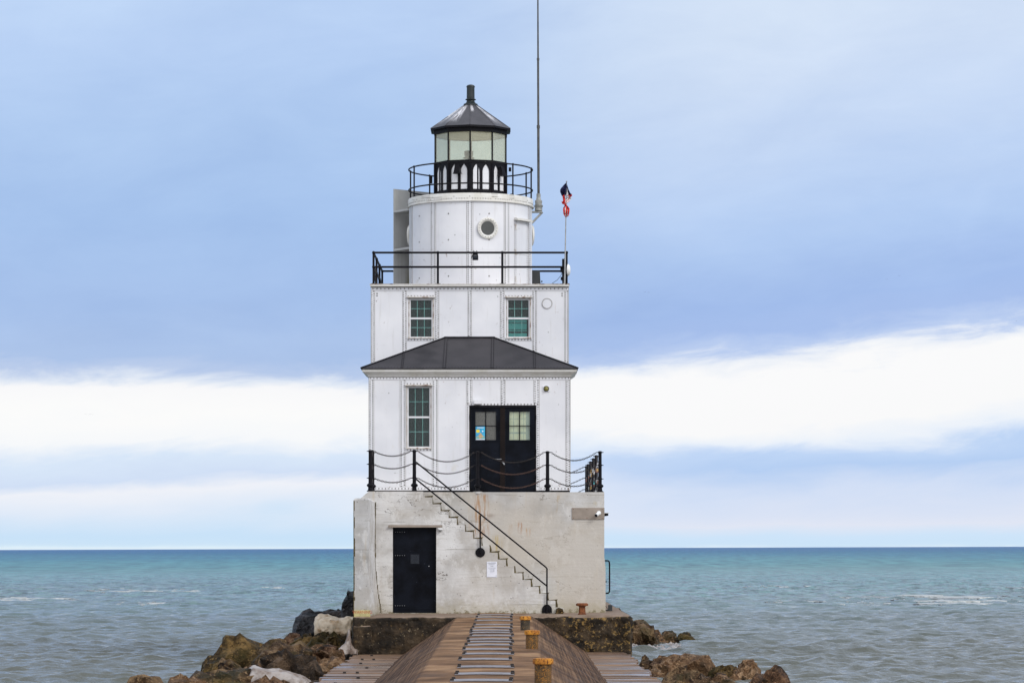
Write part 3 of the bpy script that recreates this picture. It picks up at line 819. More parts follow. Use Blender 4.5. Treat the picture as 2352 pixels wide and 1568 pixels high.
# upper storey
b = MB()
uz0, uz1 = TOPZ + 0.01, 8.165
wA = rect(938, 996.5, 683, 776.5, D4); wB = rect(1163, 1219.5, 683, 776.5, D4)
b.plate([(UX0, uz0), (UX1, uz0), (UX1, uz1), (UX0, uz1)], [wA, wB], D4, D4 + 0.10)
b.box(UX0, UX0 + 0.1, D4 + 0.1, UY1, uz0, uz1); b.box(UX1 - 0.1, UX1, D4 + 0.1, UY1, uz0, uz1); b.box(UX0 + 0.1, UX1 - 0.1, UY1 - 0.1, UY1, uz0, uz1)
T, B = 668, 845
for p0, p1, bb in ((852.3, 860.6, 838), (925, 933.6, 808), (999.5, 1008, 778), (1075, 1083, 772), (1149, 1157.7, 776), (1223.6, 1232.5, 806), (1297, 1305.5, 835)):
    seam_strip(b, p0, p1, T, bb, D4)
seam_strip(b, 934, 999.2, 677.5, 682.5, D4, cols=1); seam_strip(b, 1158, 1223.2, 677.5, 682.5, D4, cols=1)
seam_strip(b, 934, 999.2, 777, 783, D4, cols=1); seam_strip(b, 1158, 1223.2, 777, 783, D4, cols=1)
seam_strip(b, 852.3, 1305.5, 658.5, 667.5, D4, cols=1, r=0.017, pitch=0.07)
for q in range(46):
    z = 5.85 + q * 0.05
    b.rivet((UX0, D4 + 0.05, z), 0.015, (-1, 0, 0)); b.rivet((UX1, D4 + 0.05, z), 0.015, (1, 0, 0))
for px in (866, 1291):
    for py in (674, 679): b.rivet((X(px, D4), D4, Z(py, D4)), 0.02)
b.box(UX0 + 0.002, UX1 - 0.002, D4 - 0.018, D4 - 0.011, 8.140, 8.164, 2)  # thin dark strip below the deck
# capped vent ring
b.lathe([(0.132, -0.006), (0.132, -0.018), (0.118, -0.018), (0.118, -0.006)], (X(1256.5, D4), D4, Z(697, D4)), 28, 2, 'y')
b.lathe([(0.117, -0.004), (0.117, -0.012), (0.02, -0.012)], (X(1256.5, D4), D4, Z(697, D4)), 28, 0, 'y')
b.build('upper_wall', SM, house)
b = MB(); b.box(UX0 + 0.12, UX1 - 0.12, D4 + 0.5, D4 + 0.55, 5.0, uz1 - 0.02); b.build('partition', M['interior'], house)

# --- windows
def window(d, fr, gl, meet, vx, hy, pane_back=None):
    """fr, gl: px0, px1, py0, py1 of the frame and of the glass; meet: row of the meeting rail"""
    b = MB()
    fo = rect(fr[0] + 0.4, fr[1] - 0.4, fr[2] + 0.4, fr[3] - 0.4, d)
    fi = rect(gl[0] - 3.0, gl[1] + 3.0, gl[2] - 3.0, gl[3] + 2.2, d)
    b.plate(fo, [fi], d - 0.012, d + 0.085)
    b.box(X(fr[0] - 1, d), X(fr[1] + 1, d), d - 0.045, d - 0.0125, Z(fr[3] + 0.8, d), Z(fr[3] - 1.6, d))
    b.box(X(fr[0] - 3, d), X(fr[1] + 3, d), d - 0.055, d - 0.0125, Z(fr[2] + 1.0, d), Z(fr[2] - 2.2, d), 0)
    b.box(X(fr[0] - 2, d), X(fr[1] + 2, d), d - 0.035, d - 0.0125, Z(fr[2] + 2.4, d), Z(fr[2] + 1.0, d) - 0.001, 1)
    w = b.build('window', [M['trim'], M['roofdark']], house)
    b = MB()
    so = rect(gl[0] - 3.0, gl[1] + 3.0, gl[2] - 3.0, gl[3] + 2.2, d); so = [(a + (0.002 if i in (0, 3) else -0.002), c) for i, (a, c) in enumerate(so)]
    b.plate(so, [rect(gl[0], gl[1], gl[2], meet - 2.0, d), rect(gl[0], gl[1], meet + 2.0, gl[3], d)], d + 0.03, d + 0.07)
    b.build('sash', M['white'], w)
    b = MB()
    for x in vx: b.box(X(x - 0.6, d), X(x + 0.6, d), d + 0.036, d + 0.046, Z(gl[3], d), Z(gl[2], d))
    for y in hy: b.box(X(gl[0], d), X(gl[1], d), d + 0.0365, d + 0.0455, Z(y + 0.6, d), Z(y - 0.6, d))
    b.build('muntin', M['teal'], w)
    b = MB(); b.box(X(gl[0] - 0.5, d), X(gl[1] + 0.5, d), d + 0.047, d + 0.051, Z(gl[3] + 0.5, d), Z(gl[2] - 0.5, d)); b.build('pane', M['window_glass'], w)
    if pane_back:
        b = MB()
        b.box(X(gl[0], d), X(gl[1] - 4, d), d + 0.13, d + 0.14, Z(gl[3] + 2, d), Z(pane_back, d), 0)
        for q in (0.30, 0.64): b.box(X(gl[0], d), X(gl[1] - 4, d), d + 0.120, d + 0.128, Z(pane_back + (gl[3] - pane_back) * q + 0.7, d), Z(pane_back + (gl[3] - pane_back) * q - 0.7, d), 1)
        b.box(X(gl[0], d), X(gl[1] - 4, d), d + 0.119, d + 0.128, Z(gl[3] - 9, d), Z(gl[3] - 13, d), 1)
        b.build('blind', [M['tealblind'], M['interior']], w)
    return w
window(D3, (933, 991, 885, 1029.5), (938.5, 986, 890, 1025), 957.5, (953.6, 970.8), (922, 991))
window(D4, (938, 996.5, 683, 776.5), (943.2, 991, 688.8, 773), 730.8, (958.4, 974.5), (708.5, 752))
window(D4, (1163, 1219.5, 683, 776.5), (1167.4, 1214, 688.8, 773), 730.8, (1182, 1198.5), (708.5,), pane_back=727)

# --- double door
b = MB(); o_ = rect(1078, 1231.5, 930.5, 1126.4, D3)
inn = rect(1081, 1228.5, 935.5, 1126.4, D3)
zb = TOPZ + 0.004
outer = [(X(1078, D3) + .003, zb), (X(1081, D3), zb), (X(1081, D3), Z(935.5, D3)), (X(1228.5, D3), Z(935.5, D3)), (X(1228.5, D3), zb), (X(1231.5, D3) - .003, zb), (X(1231.5, D3) - .003, Z(930.5, D3) - .003), (X(1078, D3) + .003, Z(930.5, D3) - .003)]
b.plate(outer, [], D3 + 0.005, D3 + 0.09)
for py in (958, 1036, 1095):      # hinge knuckles
    for px in (1078.6, 1231): b.tube([(X(px, D3), D3 - 0.012, Z(py + 5, D3)), (X(px, D3), D3 - 0.012, Z(py - 5, D3))], 0.014, 8)
dbl = b.build('double_door', M['black'], house)
for (a0, a1, g0, g1, kind) in ((1081.3, 1154.4, 1092, 1139.3, 'frosted'), (1155.4, 1228.2, 1170, 1216.8, 'door_glass')):
    b = MB()
    gy0, gy1 = 945, 1010
    b.plate([(X(a0, D3), zb + .006), (X(a1, D3), zb + .006), (X(a1, D3), Z(936, D3)), (X(a0, D3), Z(936, D3))], [rect(g0, g1, gy0, gy1, D3)], D3 + 0.03, D3 + 0.075)
    # glazing bead, lower panel bead, stiles and rivets
    b.plate(rect(g0 - 4, g1 + 4, gy0 - 4, gy1 + 4, D3), [rect(g0, g1, gy0, gy1, D3)], D3 + 0.018, D3 + 0.0295)
    b.box(X(g0 - 4, D3), X(g1 + 4, D3), D3 + 0.022, D3 + 0.0295, Z(1058, D3), Z(1056, D3))
    b.plate(rect(a0 + 0.4, a1 - 0.4, 937, 1124, D3), [rect(g0 - 8, g1 + 8, gy0 - 5, 1120, D3)], D3 + 0.024, D3 + 0.0296)
    for q in range(30):
        py = 942 + q * 6.1
        b.rivet((X(g0 - 9.5, D3), D3 + 0.024, Z(py, D3)), 0.010, mi=1); b.rivet((X(g1 + 9.5, D3), D3 + 0.024, Z(py, D3)), 0.010, mi=1)
    for q in range(12): b.rivet((X(g0 - 2 + q * 4.6, D3), D3 + 0.022, Z(1057, D3)), 0.009, mi=1)
    lf = b.build('door_leaf', [M['door'], M['slate']], dbl, bevel=0.0)
    gmx, gmy = (g0 + g1) / 2, (gy0 + gy1) / 2
    b = MB(); b.box(X(gmx - 1.1, D3), X(gmx + 1.1, D3), D3 + 0.035, D3 + 0.06, Z(gy1, D3), Z(gy0, D3)); b.box(X(g0, D3), X(g1, D3), D3 + 0.036, D3 + 0.059, Z(gmy + 0.8, D3), Z(gmy - 0.8, D3)); b.build('muntin', M['black'], lf)
    b = MB(); b.box(X(g0 - .5, D3), X(g1 + .5, D3), D3 + 0.048, D3 + 0.052, Z(gy1 + .5, D3), Z(gy0 - .5, D3)); b.build('pane', M[kind], lf)
    if kind == 'door_glass':
        b = MB()
        b.box(X(g0 - 2, D3), X(g1 - 9, D3), D3 + 0.085, D3 + 0.09, Z(gy1 + 2, D3), Z(gy0 - 2, D3), 0)
        b.box(X(g1 - 8.9, D3), X(g1 + 2, D3), D3 + 0.088, D3 + 0.092, Z(gy1 + 2, D3), Z(gy0 - 2, D3), 1)
        for px in (g0 + 9.5, g0 + 33): b.box(X(px - 0.6, D3), X(px + 0.6, D3), D3 + 0.080, D3 + 0.084, Z(gy1 + 2, D3), Z(gy0 - 2, D3), 1)
        for py in (gy0 + 16, gy0 + 48): b.box(X(g0, D3), X(g1 - 9, D3), D3 + 0.079, D3 + 0.083, Z(py + (2.2 if py > 980 else 0.6), D3), Z(py - (1.5 if py > 980 else 0.6), D3), 1)
        b.build('blind', [M['creamblind'], M['greyblind']], lf)  # added sheet stands in for the bright view through a far window
b = MB(); b.box(X(1149, D3), X(1160, D3), D3 + 0.006, D3 + 0.018, zb + .01, Z(936.5, D3))
for q in range(26):
    b.rivet((X(1154.5, D3), D3 + 0.006, Z(942 + q * 7, D3)), 0.008, mi=0)
b.build('astragal', M['doorbrown'], dbl)
b = MB(); b.tube([P(1153.5, 1059, D3 - 0.03), P(1158.5, 1066, D3 - 0.03)], 0.018, 8); b.tube([P(1158.5, 1066, D3 - 0.03), P(1158.5, 1066, D3 + 0.01)], 0.012, 8)
b.box(X(1137, D3), X(1152, D3), D3 + 0.000, D3 + 0.005, Z(1054.5, D3), Z(1053.3, D3))
b.build('handle', M['galv'], dbl)
b = MB(); b.box(X(1089, D3), X(1105, D3), D3 - 0.10, D3 - 0.011, Z(928, D3), Z(918, D3), 0); b.box(X(1090, D3), X(1104, D3), D3 - 0.09, D3 - 0.02, Z(929.4, D3), Z(928.1, D3), 1)
b.build('door_light', [M['white'], M['roofdark']], house, bevel=0.006)

# --- deck and its pipe railing
b = MB()
b.box(X(850, D4 - .12), X(1307.5, D4 - .12), D4 - 0.10, UY1 + 0.1, 8.166, DECKZ)
b.box(X(850, D4 - .12) - 0.01, X(1307.5, D4 - .12) + 0.01, D4 - 0.11, UY1 + 0.11, DECKZ - 0.012, DECKZ + 0.004, 1)
b.build('deck', [M['cornice'], M['trim']], house)
def railing(name, corners, nposts, z0, heights, r, mat, extra=None):
    b = MB()
    for i in range(len(corners)):
        a, c = Vector((*corners[i], 0)), Vector((*corners[(i + 1) % len(corners)], 0))
        for q in range(nposts[i]):
            p = a.lerp(c, q / nposts[i])
            b.tube([(p.x, p.y, z0), (p.x, p.y, z0 + heights[-1])], r, 10)
            b.lathe([(r * 2.6, 0.0), (r * 2.6, 0.012), (r * 1.5, 0.02)], (p.x, p.y, z0), 12)
            for h in heights: b.ball((p.x, p.y, z0 + h), r * 1.45, 10)
        for h in heights: b.tube([(a.x, a.y, z0 + h), (c.x, c.y, z0 + h)], r * 0.95, 10)
    if extra: extra(b)
    return b.build(name, mat, house, smooth=True)
rf = D4 - 0.03
rx0, rx1, ry0, ry1 = X(858, rf), X(1301.5, rf), rf, UY1 + 0.02
ht = [Z(613.5, rf) - DECKZ, Z(580.5, rf) - DECKZ]
railing('deck_railing', [(rx0, ry0), (rx1, ry0), (rx1, ry1), (rx0, ry1)], (3, 3, 3, 3), DECKZ + 0.004, ht, 0.028, M['black'],
        lambda b: b.tube([(rx0, ry0 + 0.05, DECKZ + ht[0]), (rx0, ry0 + 1.7, DECKZ + 0.02)], 0.02, 8))

# --- drum
def dpt(th, r, z): return (DC[0] + r * math.sin(th), DC[1] - r * math.cos(th), z)
b = MB()
b.lathe([(DR, DECKZ + 0.004), (DR, 10.44)], (DC[0], DC[1], 0), 96)
for kq in range(10):
    th = R(36 * kq)
    hw = 0.075 / DR
    for (w, pr_, mi) in ((hw + 0.007, 0.004, 2), (hw, 0.011, 0)):
        q = []
        for i in range(5):
            t = th - w + 2 * w * i / 4
            q += [dpt(t, DR + pr_, DECKZ + 0.01), dpt(t, DR + pr_, 10.43)]
        q = [dpt(th - w, DR - 0.01, DECKZ + .01), dpt(th - w, DR - 0.01, 10.43)] + q + [dpt(th + w, DR - 0.01, DECKZ + .01), dpt(th + w, DR - 0.01, 10.43)]
        b.add(q, [(2 * i, 2 * i + 2, 2 * i + 3, 2 * i + 1) for i in range(6)], mi)
    for q in range(42):
        z = DECKZ + 0.05 + q * 0.0525
        for s_ in (-0.55, 0.55):
            t = th + s_ * hw
            b.rivet(dpt(t, DR + 0.011, z + s_ * 0.02), 0.0165, (math.sin(t), -math.cos(t), 0))
for th in (-55, -20, 18):
    for z in (8.52, 9.45, 10.12):
        t = R(th); b.rivet(dpt(t, DR, z), 0.02, (math.sin(t), -math.cos(t), 0))
drum = b.build('drum', SM, house, smooth=30)
b = MB()
b.lathe([(DR - 0.02, 10.425), (DR + 0.05, 10.425), (DR + 0.055, 10.44), (DR + 0.03, 10.455), (DR + 0.03, GALZ - 0.015), (DR + 0.022, GALZ), (0.5, GALZ + 0.004)], (DC[0], DC[1], 0), 96)
for q in range(150):
    t = 2 * math.pi * q / 150
    b.rivet(dpt(t, DR + 0.03, 10.50 + (0.0 if q % 9 else 0.05)), 0.013, (math.sin(t), -math.cos(t), 0))
for a0, a1, z0, z1 in ((-50, -39, 10.56, 10.60), (-43, -26, 10.47, 10.545), (20, 26, 10.55, 10.62), (38, 44, 10.54, 10.62), (-66, -62, 10.5, 10.56), (36, 36.4, 10.45, 10.63)):
    t0, t1 = R(a0), R(a1)
    q = []
    for i in range(7):
        t = t0 + (t1 - t0) * i / 6
        q += [dpt(t, DR + 0.034, z0), dpt(t, DR + 0.034, z1)]
    b.add(q, [(2 * i, 2 * i + 2, 2 * i + 3, 2 * i + 1) for i in range(6)], 0)
    for zz in (z0, z1):
        b.tube([dpt(t0 + (t1 - t0) * i / 6, DR + 0.033, zz) for i in range(7)], 0.005, 5, 2)
b.build('gallery_rim', [M['cornice'], M['rivet'], M['seam']], house, smooth=30)

def porthole(th, z, r_out, r_in):
    b = MB()
    # turned about its own axis, then swung round the drum
    prof = [(r_out, 0.0), (r_out, -0.05), (r_out * 0.97, -0.055), (r_in * 1.22, -0.055), (r_in * 1.12, -0.035), (r_in * 1.0, -0.02), (r_in * 1.0, 0.03)]
    b.lathe(prof[::-1], (0, 0, 0), 36, 0, 'y')
    b.f = [f for f in b.f if len(f) == 4]; b.m = [0] * len(b.f)
    for q in range(20):
        a = 2 * math.pi * q / 20
        b.rivet((r_out * 0.86 * math.cos(a), -0.055, r_out * 0.86 * math.sin(a)), 0.011)
    mt = Matrix.Translation(Vector(dpt(th, DR - 0.005, z))) @ Matrix.Rotation(th, 4, 'Z')
    b.v = [tuple(mt @ Vector(p)) for p in b.v]
    o = b.build('porthole', [M['cornice'], M['rivet']], house, smooth=35)
    g = MB(); g.lathe([(r_in, -0.012), (r_in, -0.008)], (0, 0, 0), 30, 0, 'y'); g.v = [tuple(mt @ Vector(p)) for p in g.v]
    g.build('pane', M['porthole_glass'], o)
porthole(R(16.5), Z(524, 76.45), 0.272, 0.180)
porthole(R(-102), Z(538, 78), 0.27, 0.18); porthole(R(102), Z(538, 78), 0.27, 0.18)

# drum door, hood and hinges
b = MB()
t0, t1, z0, z1 = R(46.5), R(66), DECKZ + 0.06, Z(508, 77)
q = []
for (rr) in (0.004, 0.012):
    for i in range(7):
        t = t0 + (t1 - t0) * i / 6
        q += [dpt(t, DR + rr, z0), dpt(t, DR + rr, z1)]
b.add(q[14:], [(2 * i, 2 * i + 2, 2 * i + 3, 2 * i + 1) for i in range(6)], 0)
for t in (t0, t1):
    b.tube([dpt(t, DR + 0.010, z0), dpt(t, DR + 0.010, z1)], 0.0035, 5, 0)
    for k_ in range(30): 
        for s_ in (-0.02, 0.02): b.rivet(dpt(t + s_, DR + 0.012, z0 + 0.03 + k_ * (z1 - z0 - .05) / 29), 0.010, (math.sin(t), -math.cos(t), 0))
for zz in (z1 - 0.04, 9.13):
    for k_ in range(10):
        t = t0 + (t1 - t0) * (k_ + 0.5) / 10
        b.rivet(dpt(t, DR + 0.012, zz), 0.010, (math.sin(t), -math.cos(t), 0))
dd_ = b.build('drum_door', SM, house)
for zz in (z1 - 0.22, 9.12, 8.42):
    b = MB()
    b.tube([dpt(t0, DR + 0.02, zz), dpt(t0, DR + 0.02, zz + 0.13)], 0.016, 8)
    b.tube([dpt(t0 - 0.02, DR + 0.016, zz), dpt(t0 + 0.04, DR + 0.016, zz)], 0.010, 6); b.tube([dpt(t0 - 0.03, DR + 0.014, zz + 0.12), dpt(t0, DR + 0.014, zz + 0.12)], 0.008, 6)
    b.build('hinge', M['trim'], dd_)
b = MB(); q = []
for i in range(8):
    t = R(45) + R(24) * i / 7
    q += [dpt(t, DR + 0.005, z1 + 0.02), dpt(t, DR + 0.13, z1 + 0.005), dpt(t, DR + 0.13, z1 + 0.06), dpt(t, DR + 0.005, z1 + 0.08)]
ff = []
for i in range(7): ff += [(4 * i + j, 4 * i + (j + 1) % 4, 4 * i + 4 + (j + 1) % 4, 4 * i + 4 + j) for j in range(4)]
ff += [(0, 1, 2, 3), (28, 29, 30, 31)]
b.add(q, ff); b.build('door_hood', M['cornice'], dd_)

# round gallery railing
b = MB()
gr = 1.615
for h in (0.248, 0.782):
    b.tube([dpt(2 * math.pi * i / 72, gr, GALZ + h) for i in range(72)], 0.019, 8, 0, closed=True)
for i in range(10):
    t = R(7.3 + 36 * i)
    b.tube([dpt(t, gr - 0.008, GALZ), dpt(t, gr - 0.008, GALZ + 0.79)], 0.020, 8)
    b.lathe([(0.055, 0), (0.055, 0.015), (0.03, 0.03)], dpt(t, gr - 0.04, GALZ), 10)
    b.ball(dpt(t, gr - 0.004, GALZ + 0.79), 0.026, 8)
b.build('gallery_railing', M['black'], house, smooth=True)

# --- lantern
LR = 0.967
def lpt(i, r, z): return Vector(dpt(R(36 * i), r, z))
z_m0, z_m1, z_g1, z_e = GALZ + 0.01, 11.545, 12.305, 12.46
b = MB()
for i in range(10):        # white lining behind the arcade
    a, c = lpt(i, LR - 0.022, z_m0), lpt(i + 1, LR - 0.022, z_m0)
    b.add([a, c, c + Vector((0, 0, z_m1 - z_m0)), a + Vector((0, 0, z_m1 - z_m0))], [(0, 1, 2, 3)])
b.add([lpt(i, LR - 0.022, z_m1 - 0.02) for i in range(10)], [tuple(range(10))])
lan = b.build('lantern_wall', M['white'], house)
fw = 2 * LR * math.sin(R(18))      # facet width
def arch(cx, w, zb_, zs, zt):
    pts = [(cx - w, zb_), (cx + w, zb_)]
    for i in range(7):
        a = i / 6
        pts.append((cx + w * (1 - a ** 1.8), zs + (zt - zs) * a))
    for i in range(5, -1, -1):
        a = i / 6
        pts.append((cx - w * (1 - a ** 1.8), zs + (zt - zs) * a))
    return pts
H_ = z_m1 - z_m0
for i in range(10):
    f = MB()
    f.plate([(0, 0), (fw, 0), (fw, H_), (0, H_)], [arch(fw * 0.285, 0.090, 0.175, 0.64, 0.825), arch(fw * 0.715, 0.090, 0.175, 0.64, 0.825)], 0, 0.015)
    a, c = lpt(i, LR, z_m0), lpt(i + 1, LR, z_m0)
    ux = (c - a).normalized(); inn_ = (Vector((DC[0], DC[1], z_m0)) - (a + c) / 2).normalized()
    f.v = [tuple(a + ux * x + inn_ * y + Vector((0, 0, z))) for x, y, z in f.v]
    f.build('arcade_panel', M['black'], house)
b = MB()
for i in range(10):
    b.tube([lpt(i, LR + 0.004, z_m0), lpt(i, LR + 0.004, z_m1)], 0.035, 6)
for zz, h, w in ((z_m1, 0.03, 0.04), (z_m0, 0.04, 0.03)):
    ring_o = [lpt(i, LR + w, zz) for i in range(10)]; ring_i = [lpt(i, LR - 0.06, zz) for i in range(10)]
    v = ring_o + [p + Vector((0, 0, h)) for p in ring_o] + ring_i + [p + Vector((0, 0, h)) for p in ring_i]
    ff = []
    for i in range(10):
        j = (i + 1) % 10
        ff += [(i, j, 10 + j, 10 + i), (20 + i, 20 + j, 30 + j, 30 + i), (i, j, 20 + j, 20 + i), (10 + i, 10 + j, 30 + j, 30 + i)]
    b.add(v, ff)
b.build('lantern_sill', M['black'], house)
for i in range(10):
    a, c = lpt(i, LR - 0.01, z_m1 + 0.03), lpt(i + 1, LR - 0.01, z_m1 + 0.03)
    up = Vector((0, 0, z_g1 - z_m1 - 0.03)); inn_ = (Vector((DC[0], DC[1], a.z)) - (a + c) / 2).normalized() * 0.008
    f = MB(); q = [a, c, c + up, a + up]
    f.add(q + [p + inn_ for p in q], [(0, 1, 2, 3), (4, 5, 6, 7), (0, 1, 5, 4), (1, 2, 6, 5), (2, 3, 7, 6), (3, 0, 4, 7)])
    f.build('lantern_pane', M['lantern_glass'], house)
    f = MB(); f.tube([lpt(i, LR, z_m1 + 0.03), lpt(i, LR, z_g1)], 0.021, 6); f.build('mullion', M['black'], house)
b = MB()     # beam over the glass, soffit and fascia
rows = [(LR - 0.03, z_g1), (LR + 0.03, z_g1), (LR + 0.035, z_g1 + 0.10), (1.08, z_g1 + 0.115), (1.085, z_e - 0.05), (1.085, z_e)]
v = []; ff = []
for r, zz in rows: v += [lpt(i, r, zz) for i in range(10)]
for q in range(len(rows) - 1):
    for i in range(10): ff.append((q * 10 + i, q * 10 + (i + 1) % 10, q * 10 + 10 + (i + 1) % 10, q * 10 + 10 + i))
b.add(v, ff)
b.build('lantern_beam', M['black'], house)
b = MB(); b.add([lpt(i, LR - 0.02, z_g1 + 0.01) for i in range(10)], [tuple(range(10))]); b.build('lantern_ceiling', M['pale'], house)
b = MB()
v = [lpt(i, 1.095, z_e) for i in range(10)] + [lpt(i, 0.17, 13.11) for i in range(10)]
b.add(v, [(i, (i + 1) % 10, 10 + (i + 1) % 10, 10 + i) for i in range(10)] + [tuple(range(10, 20))])
for i in range(10): b.tube([lpt(i, 1.09, z_e + 0.003), lpt(i, 0.175, 13.11)], 0.010, 5)
b.tube([lpt(-1, 0.98, 12.56) + Vector((0.42, -0.03, 0.0)), lpt(0, 0.9, 12.60)], 0.010, 5)
lr = b.build('lantern_roof', M['lanternroof'], house)
b = MB()
b.lathe([(0.165, 13.10), (0.185, 13.105), (0.185, 13.14), (0.165, 13.15), (0.13, 13.17), (0.105, 13.215), (0.10, 13.24), (0.14, 13.25), (0.14, 13.265), (0.105, 13.285), (0.102, 13.58), (0.114, 13.582), (0.114, 13.60), (0.095, 13.63), (0.05, 13.648), (0.001, 13.652)], (DC[0], DC[1], 0), 24)
b.build('ventilator', metal_paint('green black ventilator', (0.010, 0.016, 0.017), (0.022, 0.030, 0.031), 0.4, 8), lr, smooth=35)
for ang, zz in ((-19, 11.30), (54.5, 11.28)):       # hooded vents on the arcade
    t = R(ang); q = []
    for zt, w, o0 in ((zz + 0.14, 0.062, 0.10), (zz - 0.02, 0.075, 0.14), (zz - 0.07, 0.085, 0.15), (zz - 0.09, 0.11, 0.16)):
        c = Vector(dpt(t, LR * 0.965, zt)); u = Vector((math.cos(t), math.sin(t), 0)); n_ = Vector((math.sin(t), -math.cos(t), 0))
        q += [c - u * w, c - u * w + n_ * o0, c + u * w + n_ * o0, c + u * w]
    f = MB(); ff = []
    for k_ in range(3): ff += [(4 * k_ + j, 4 * k_ + (j + 1) % 4, 4 * k_ + 4 + (j + 1) % 4, 4 * k_ + 4 + j) for j in range(4)]
    f.add(q, ff + [(0, 1, 2, 3), (12, 13, 14, 15)]); f.build('vent_hood', M['black'], house)
for ang, zz in ((-84, 11.22), (82, 11.42)):
    b = MB(); t = R(ang); c = dpt(t, LR + 0.07, zz); b.box(c[0] - 0.035, c[0] + 0.035, c[1] - 0.04, c[1] + 0.04, zz - 0.16 if ang < 0 else zz - 0.05, zz + 0.05)
    b.build('junction_box', M['black'], house)
# beacon lamp behind the glass
bc = empty('beacon_lamp', (DC[0] - 0.05, DC[1], z_m1 - 0.02), 'small drum shaped beacon on a stalk inside the glazed lantern', 'beacon')
c = bc.location
b = MB(); b.tube([c, c + Vector((0, 0, 0.21))], 0.03, 10); b.tube([c + Vector((0.16, 0, 0)), c + Vector((0.13, 0, 0.16)), c + Vector((0.07, 0, 0.24))], 0.010, 6); b.build('stalk', M['antenna'], bc)
b = MB(); b.lathe([(0.15, 0.20), (0.15, 0.22), (0.10, 0.23), (0.10, 0.27)], c, 20); b.build('tray', M['antenna'], bc, smooth=35)
b = MB(); b.lathe([(0.10, 0.27), (0.125, 0.285), (0.105, 0.30), (0.125, 0.32), (0.105, 0.34), (0.125, 0.36), (0.12, 0.385), (0.06, 0.40)], c, 20); b.build('lens', M['solid_dark'], bc, smooth=35)

# tall grey sheet standing behind the drum, with two bracket shelves
b = MB()
p0, p1 = Vector((X(904.5, 78.6), 78.6, 0)), Vector((-1.95, 79.6, 0))
zt = Z(434, 78.6)
nn = Vector((-(p1 - p0).y, (p1 - p0).x, 0)).normalized()
v = [p0, p1, p1 + nn * 0.02, p0 + nn * 0.02]
b.add([q + Vector((0, 0, DECKZ + .005)) for q in v] + [q + Vector((0, 0, zt)) for q in v], [(0, 1, 2, 3), (4, 5, 6, 7), (0, 1, 5, 4), (1, 2, 6, 5), (2, 3, 7, 6), (3, 0, 4, 7)])
pn = b.build('side_screen', M['sidepanel'], house)
for py in (488, 576):
    b = MB(); z = Z(py, 78.5)
    v = [Vector((p0.x, p0.y - 0.03, z)), Vector((-2.62, 77.85, z)), Vector((-2.45, 79.0, z)), Vector((p0.x + 0.04, p0.y + 0.05, z))]
    b.add(v + [q + Vector((0, 0, 0.05)) for q in v], [(0, 1, 2, 3), (4, 5, 6, 7), (0, 1, 5, 4), (1, 2, 6, 5), (2, 3, 7, 6), (3, 0, 4, 7)])
    b.build('bracket', M['sidepanel'], pn)

# handrail down the stair
b = MB()
hd = D1 - 0.06
b.tube([P(951.7, 1061, D1 + .05), P(956, 1061, hd), P(1254, 1302, hd), P(1256.3, 1305, hd), P(1256.3, 1399, hd)], 0.0195, 10)
b.tube([P(951.7, 1100, D1 + .05), P(956, 1100, hd), P(1256, 1345, hd)], 0.0195, 10)
b.tube([P(1103, 1183, hd), P(1103, 1268, hd), P(1103, 1268, D1)], 0.0185, 10)
hr = b.build('handrail', M['black'], house, smooth=True)
for px, py, lo in ((1103, 1268, False), (1256.3, 1399, True)):
    b = MB()
    if lo:
        b.prism([(X(px, hd) + 0.118 * math.cos(a), Z(py, hd) + 0.0 + 0.12 * math.sin(a)) for a in [math.pi * i / 14 for i in range(15)]] + [(X(px, hd) - 0.122, Z(1407, D1) + 0.004), (X(px, hd) + 0.122, Z(1407, D1) + 0.004)], D1 - 0.03, D1 - 0.002)
        b.tube([P(px, 1398, hd), (X(px, hd), hd, 0.005)], 0.028, 10)
    else:
        b.lathe([(0.115, -0.002), (0.115, -0.022), (0.10, -0.03), (0.03, -0.035)], (X(px, hd), D1, Z(py, hd)), 24, 0, 'y')
    b.build('flange', M['black'], hr)

# ------------------------------------------------------------------ things fixed to or standing on the lighthouse
def chain(mb, a, c, sag, pitch=0.046, r=0.0062, mi=0):
    a, c = Vector(a), Vector(c)
    L = (c - a).length * (1 + 2.67 * (sag / max((c - a).length, .1)) ** 2)
    n = max(int(L / pitch), 3)
    def pt(t): return a.lerp(c, t) - Vector((0, 0, 4 * sag * t * (1 - t)))
    for i in range(n):
        t = (i + 0.5) / n
        p = pt(t); tg = (pt(t + 0.5 / n) - pt(t - 0.5 / n)).normalized()
        s = tg.cross(Vector((0, 0, 1)))
        if s.length < 1e-3: s = Vector((1, 0, 0))
        s.normalize(); u = s.cross(tg)
        w = (s + u * 0.35).normalized() if i % 2 else (u - s * 0.35).normalized()
        hl, hw = pitch * 0.68, pitch * 0.36
        ring = []
        for q in range(8):
            ang = 2 * math.pi * q / 8
            ring.append(p + tg * hl * math.cos(ang) + w * hw * math.sin(ang))
        mb.tube(ring, r, 4, mi, closed=True)

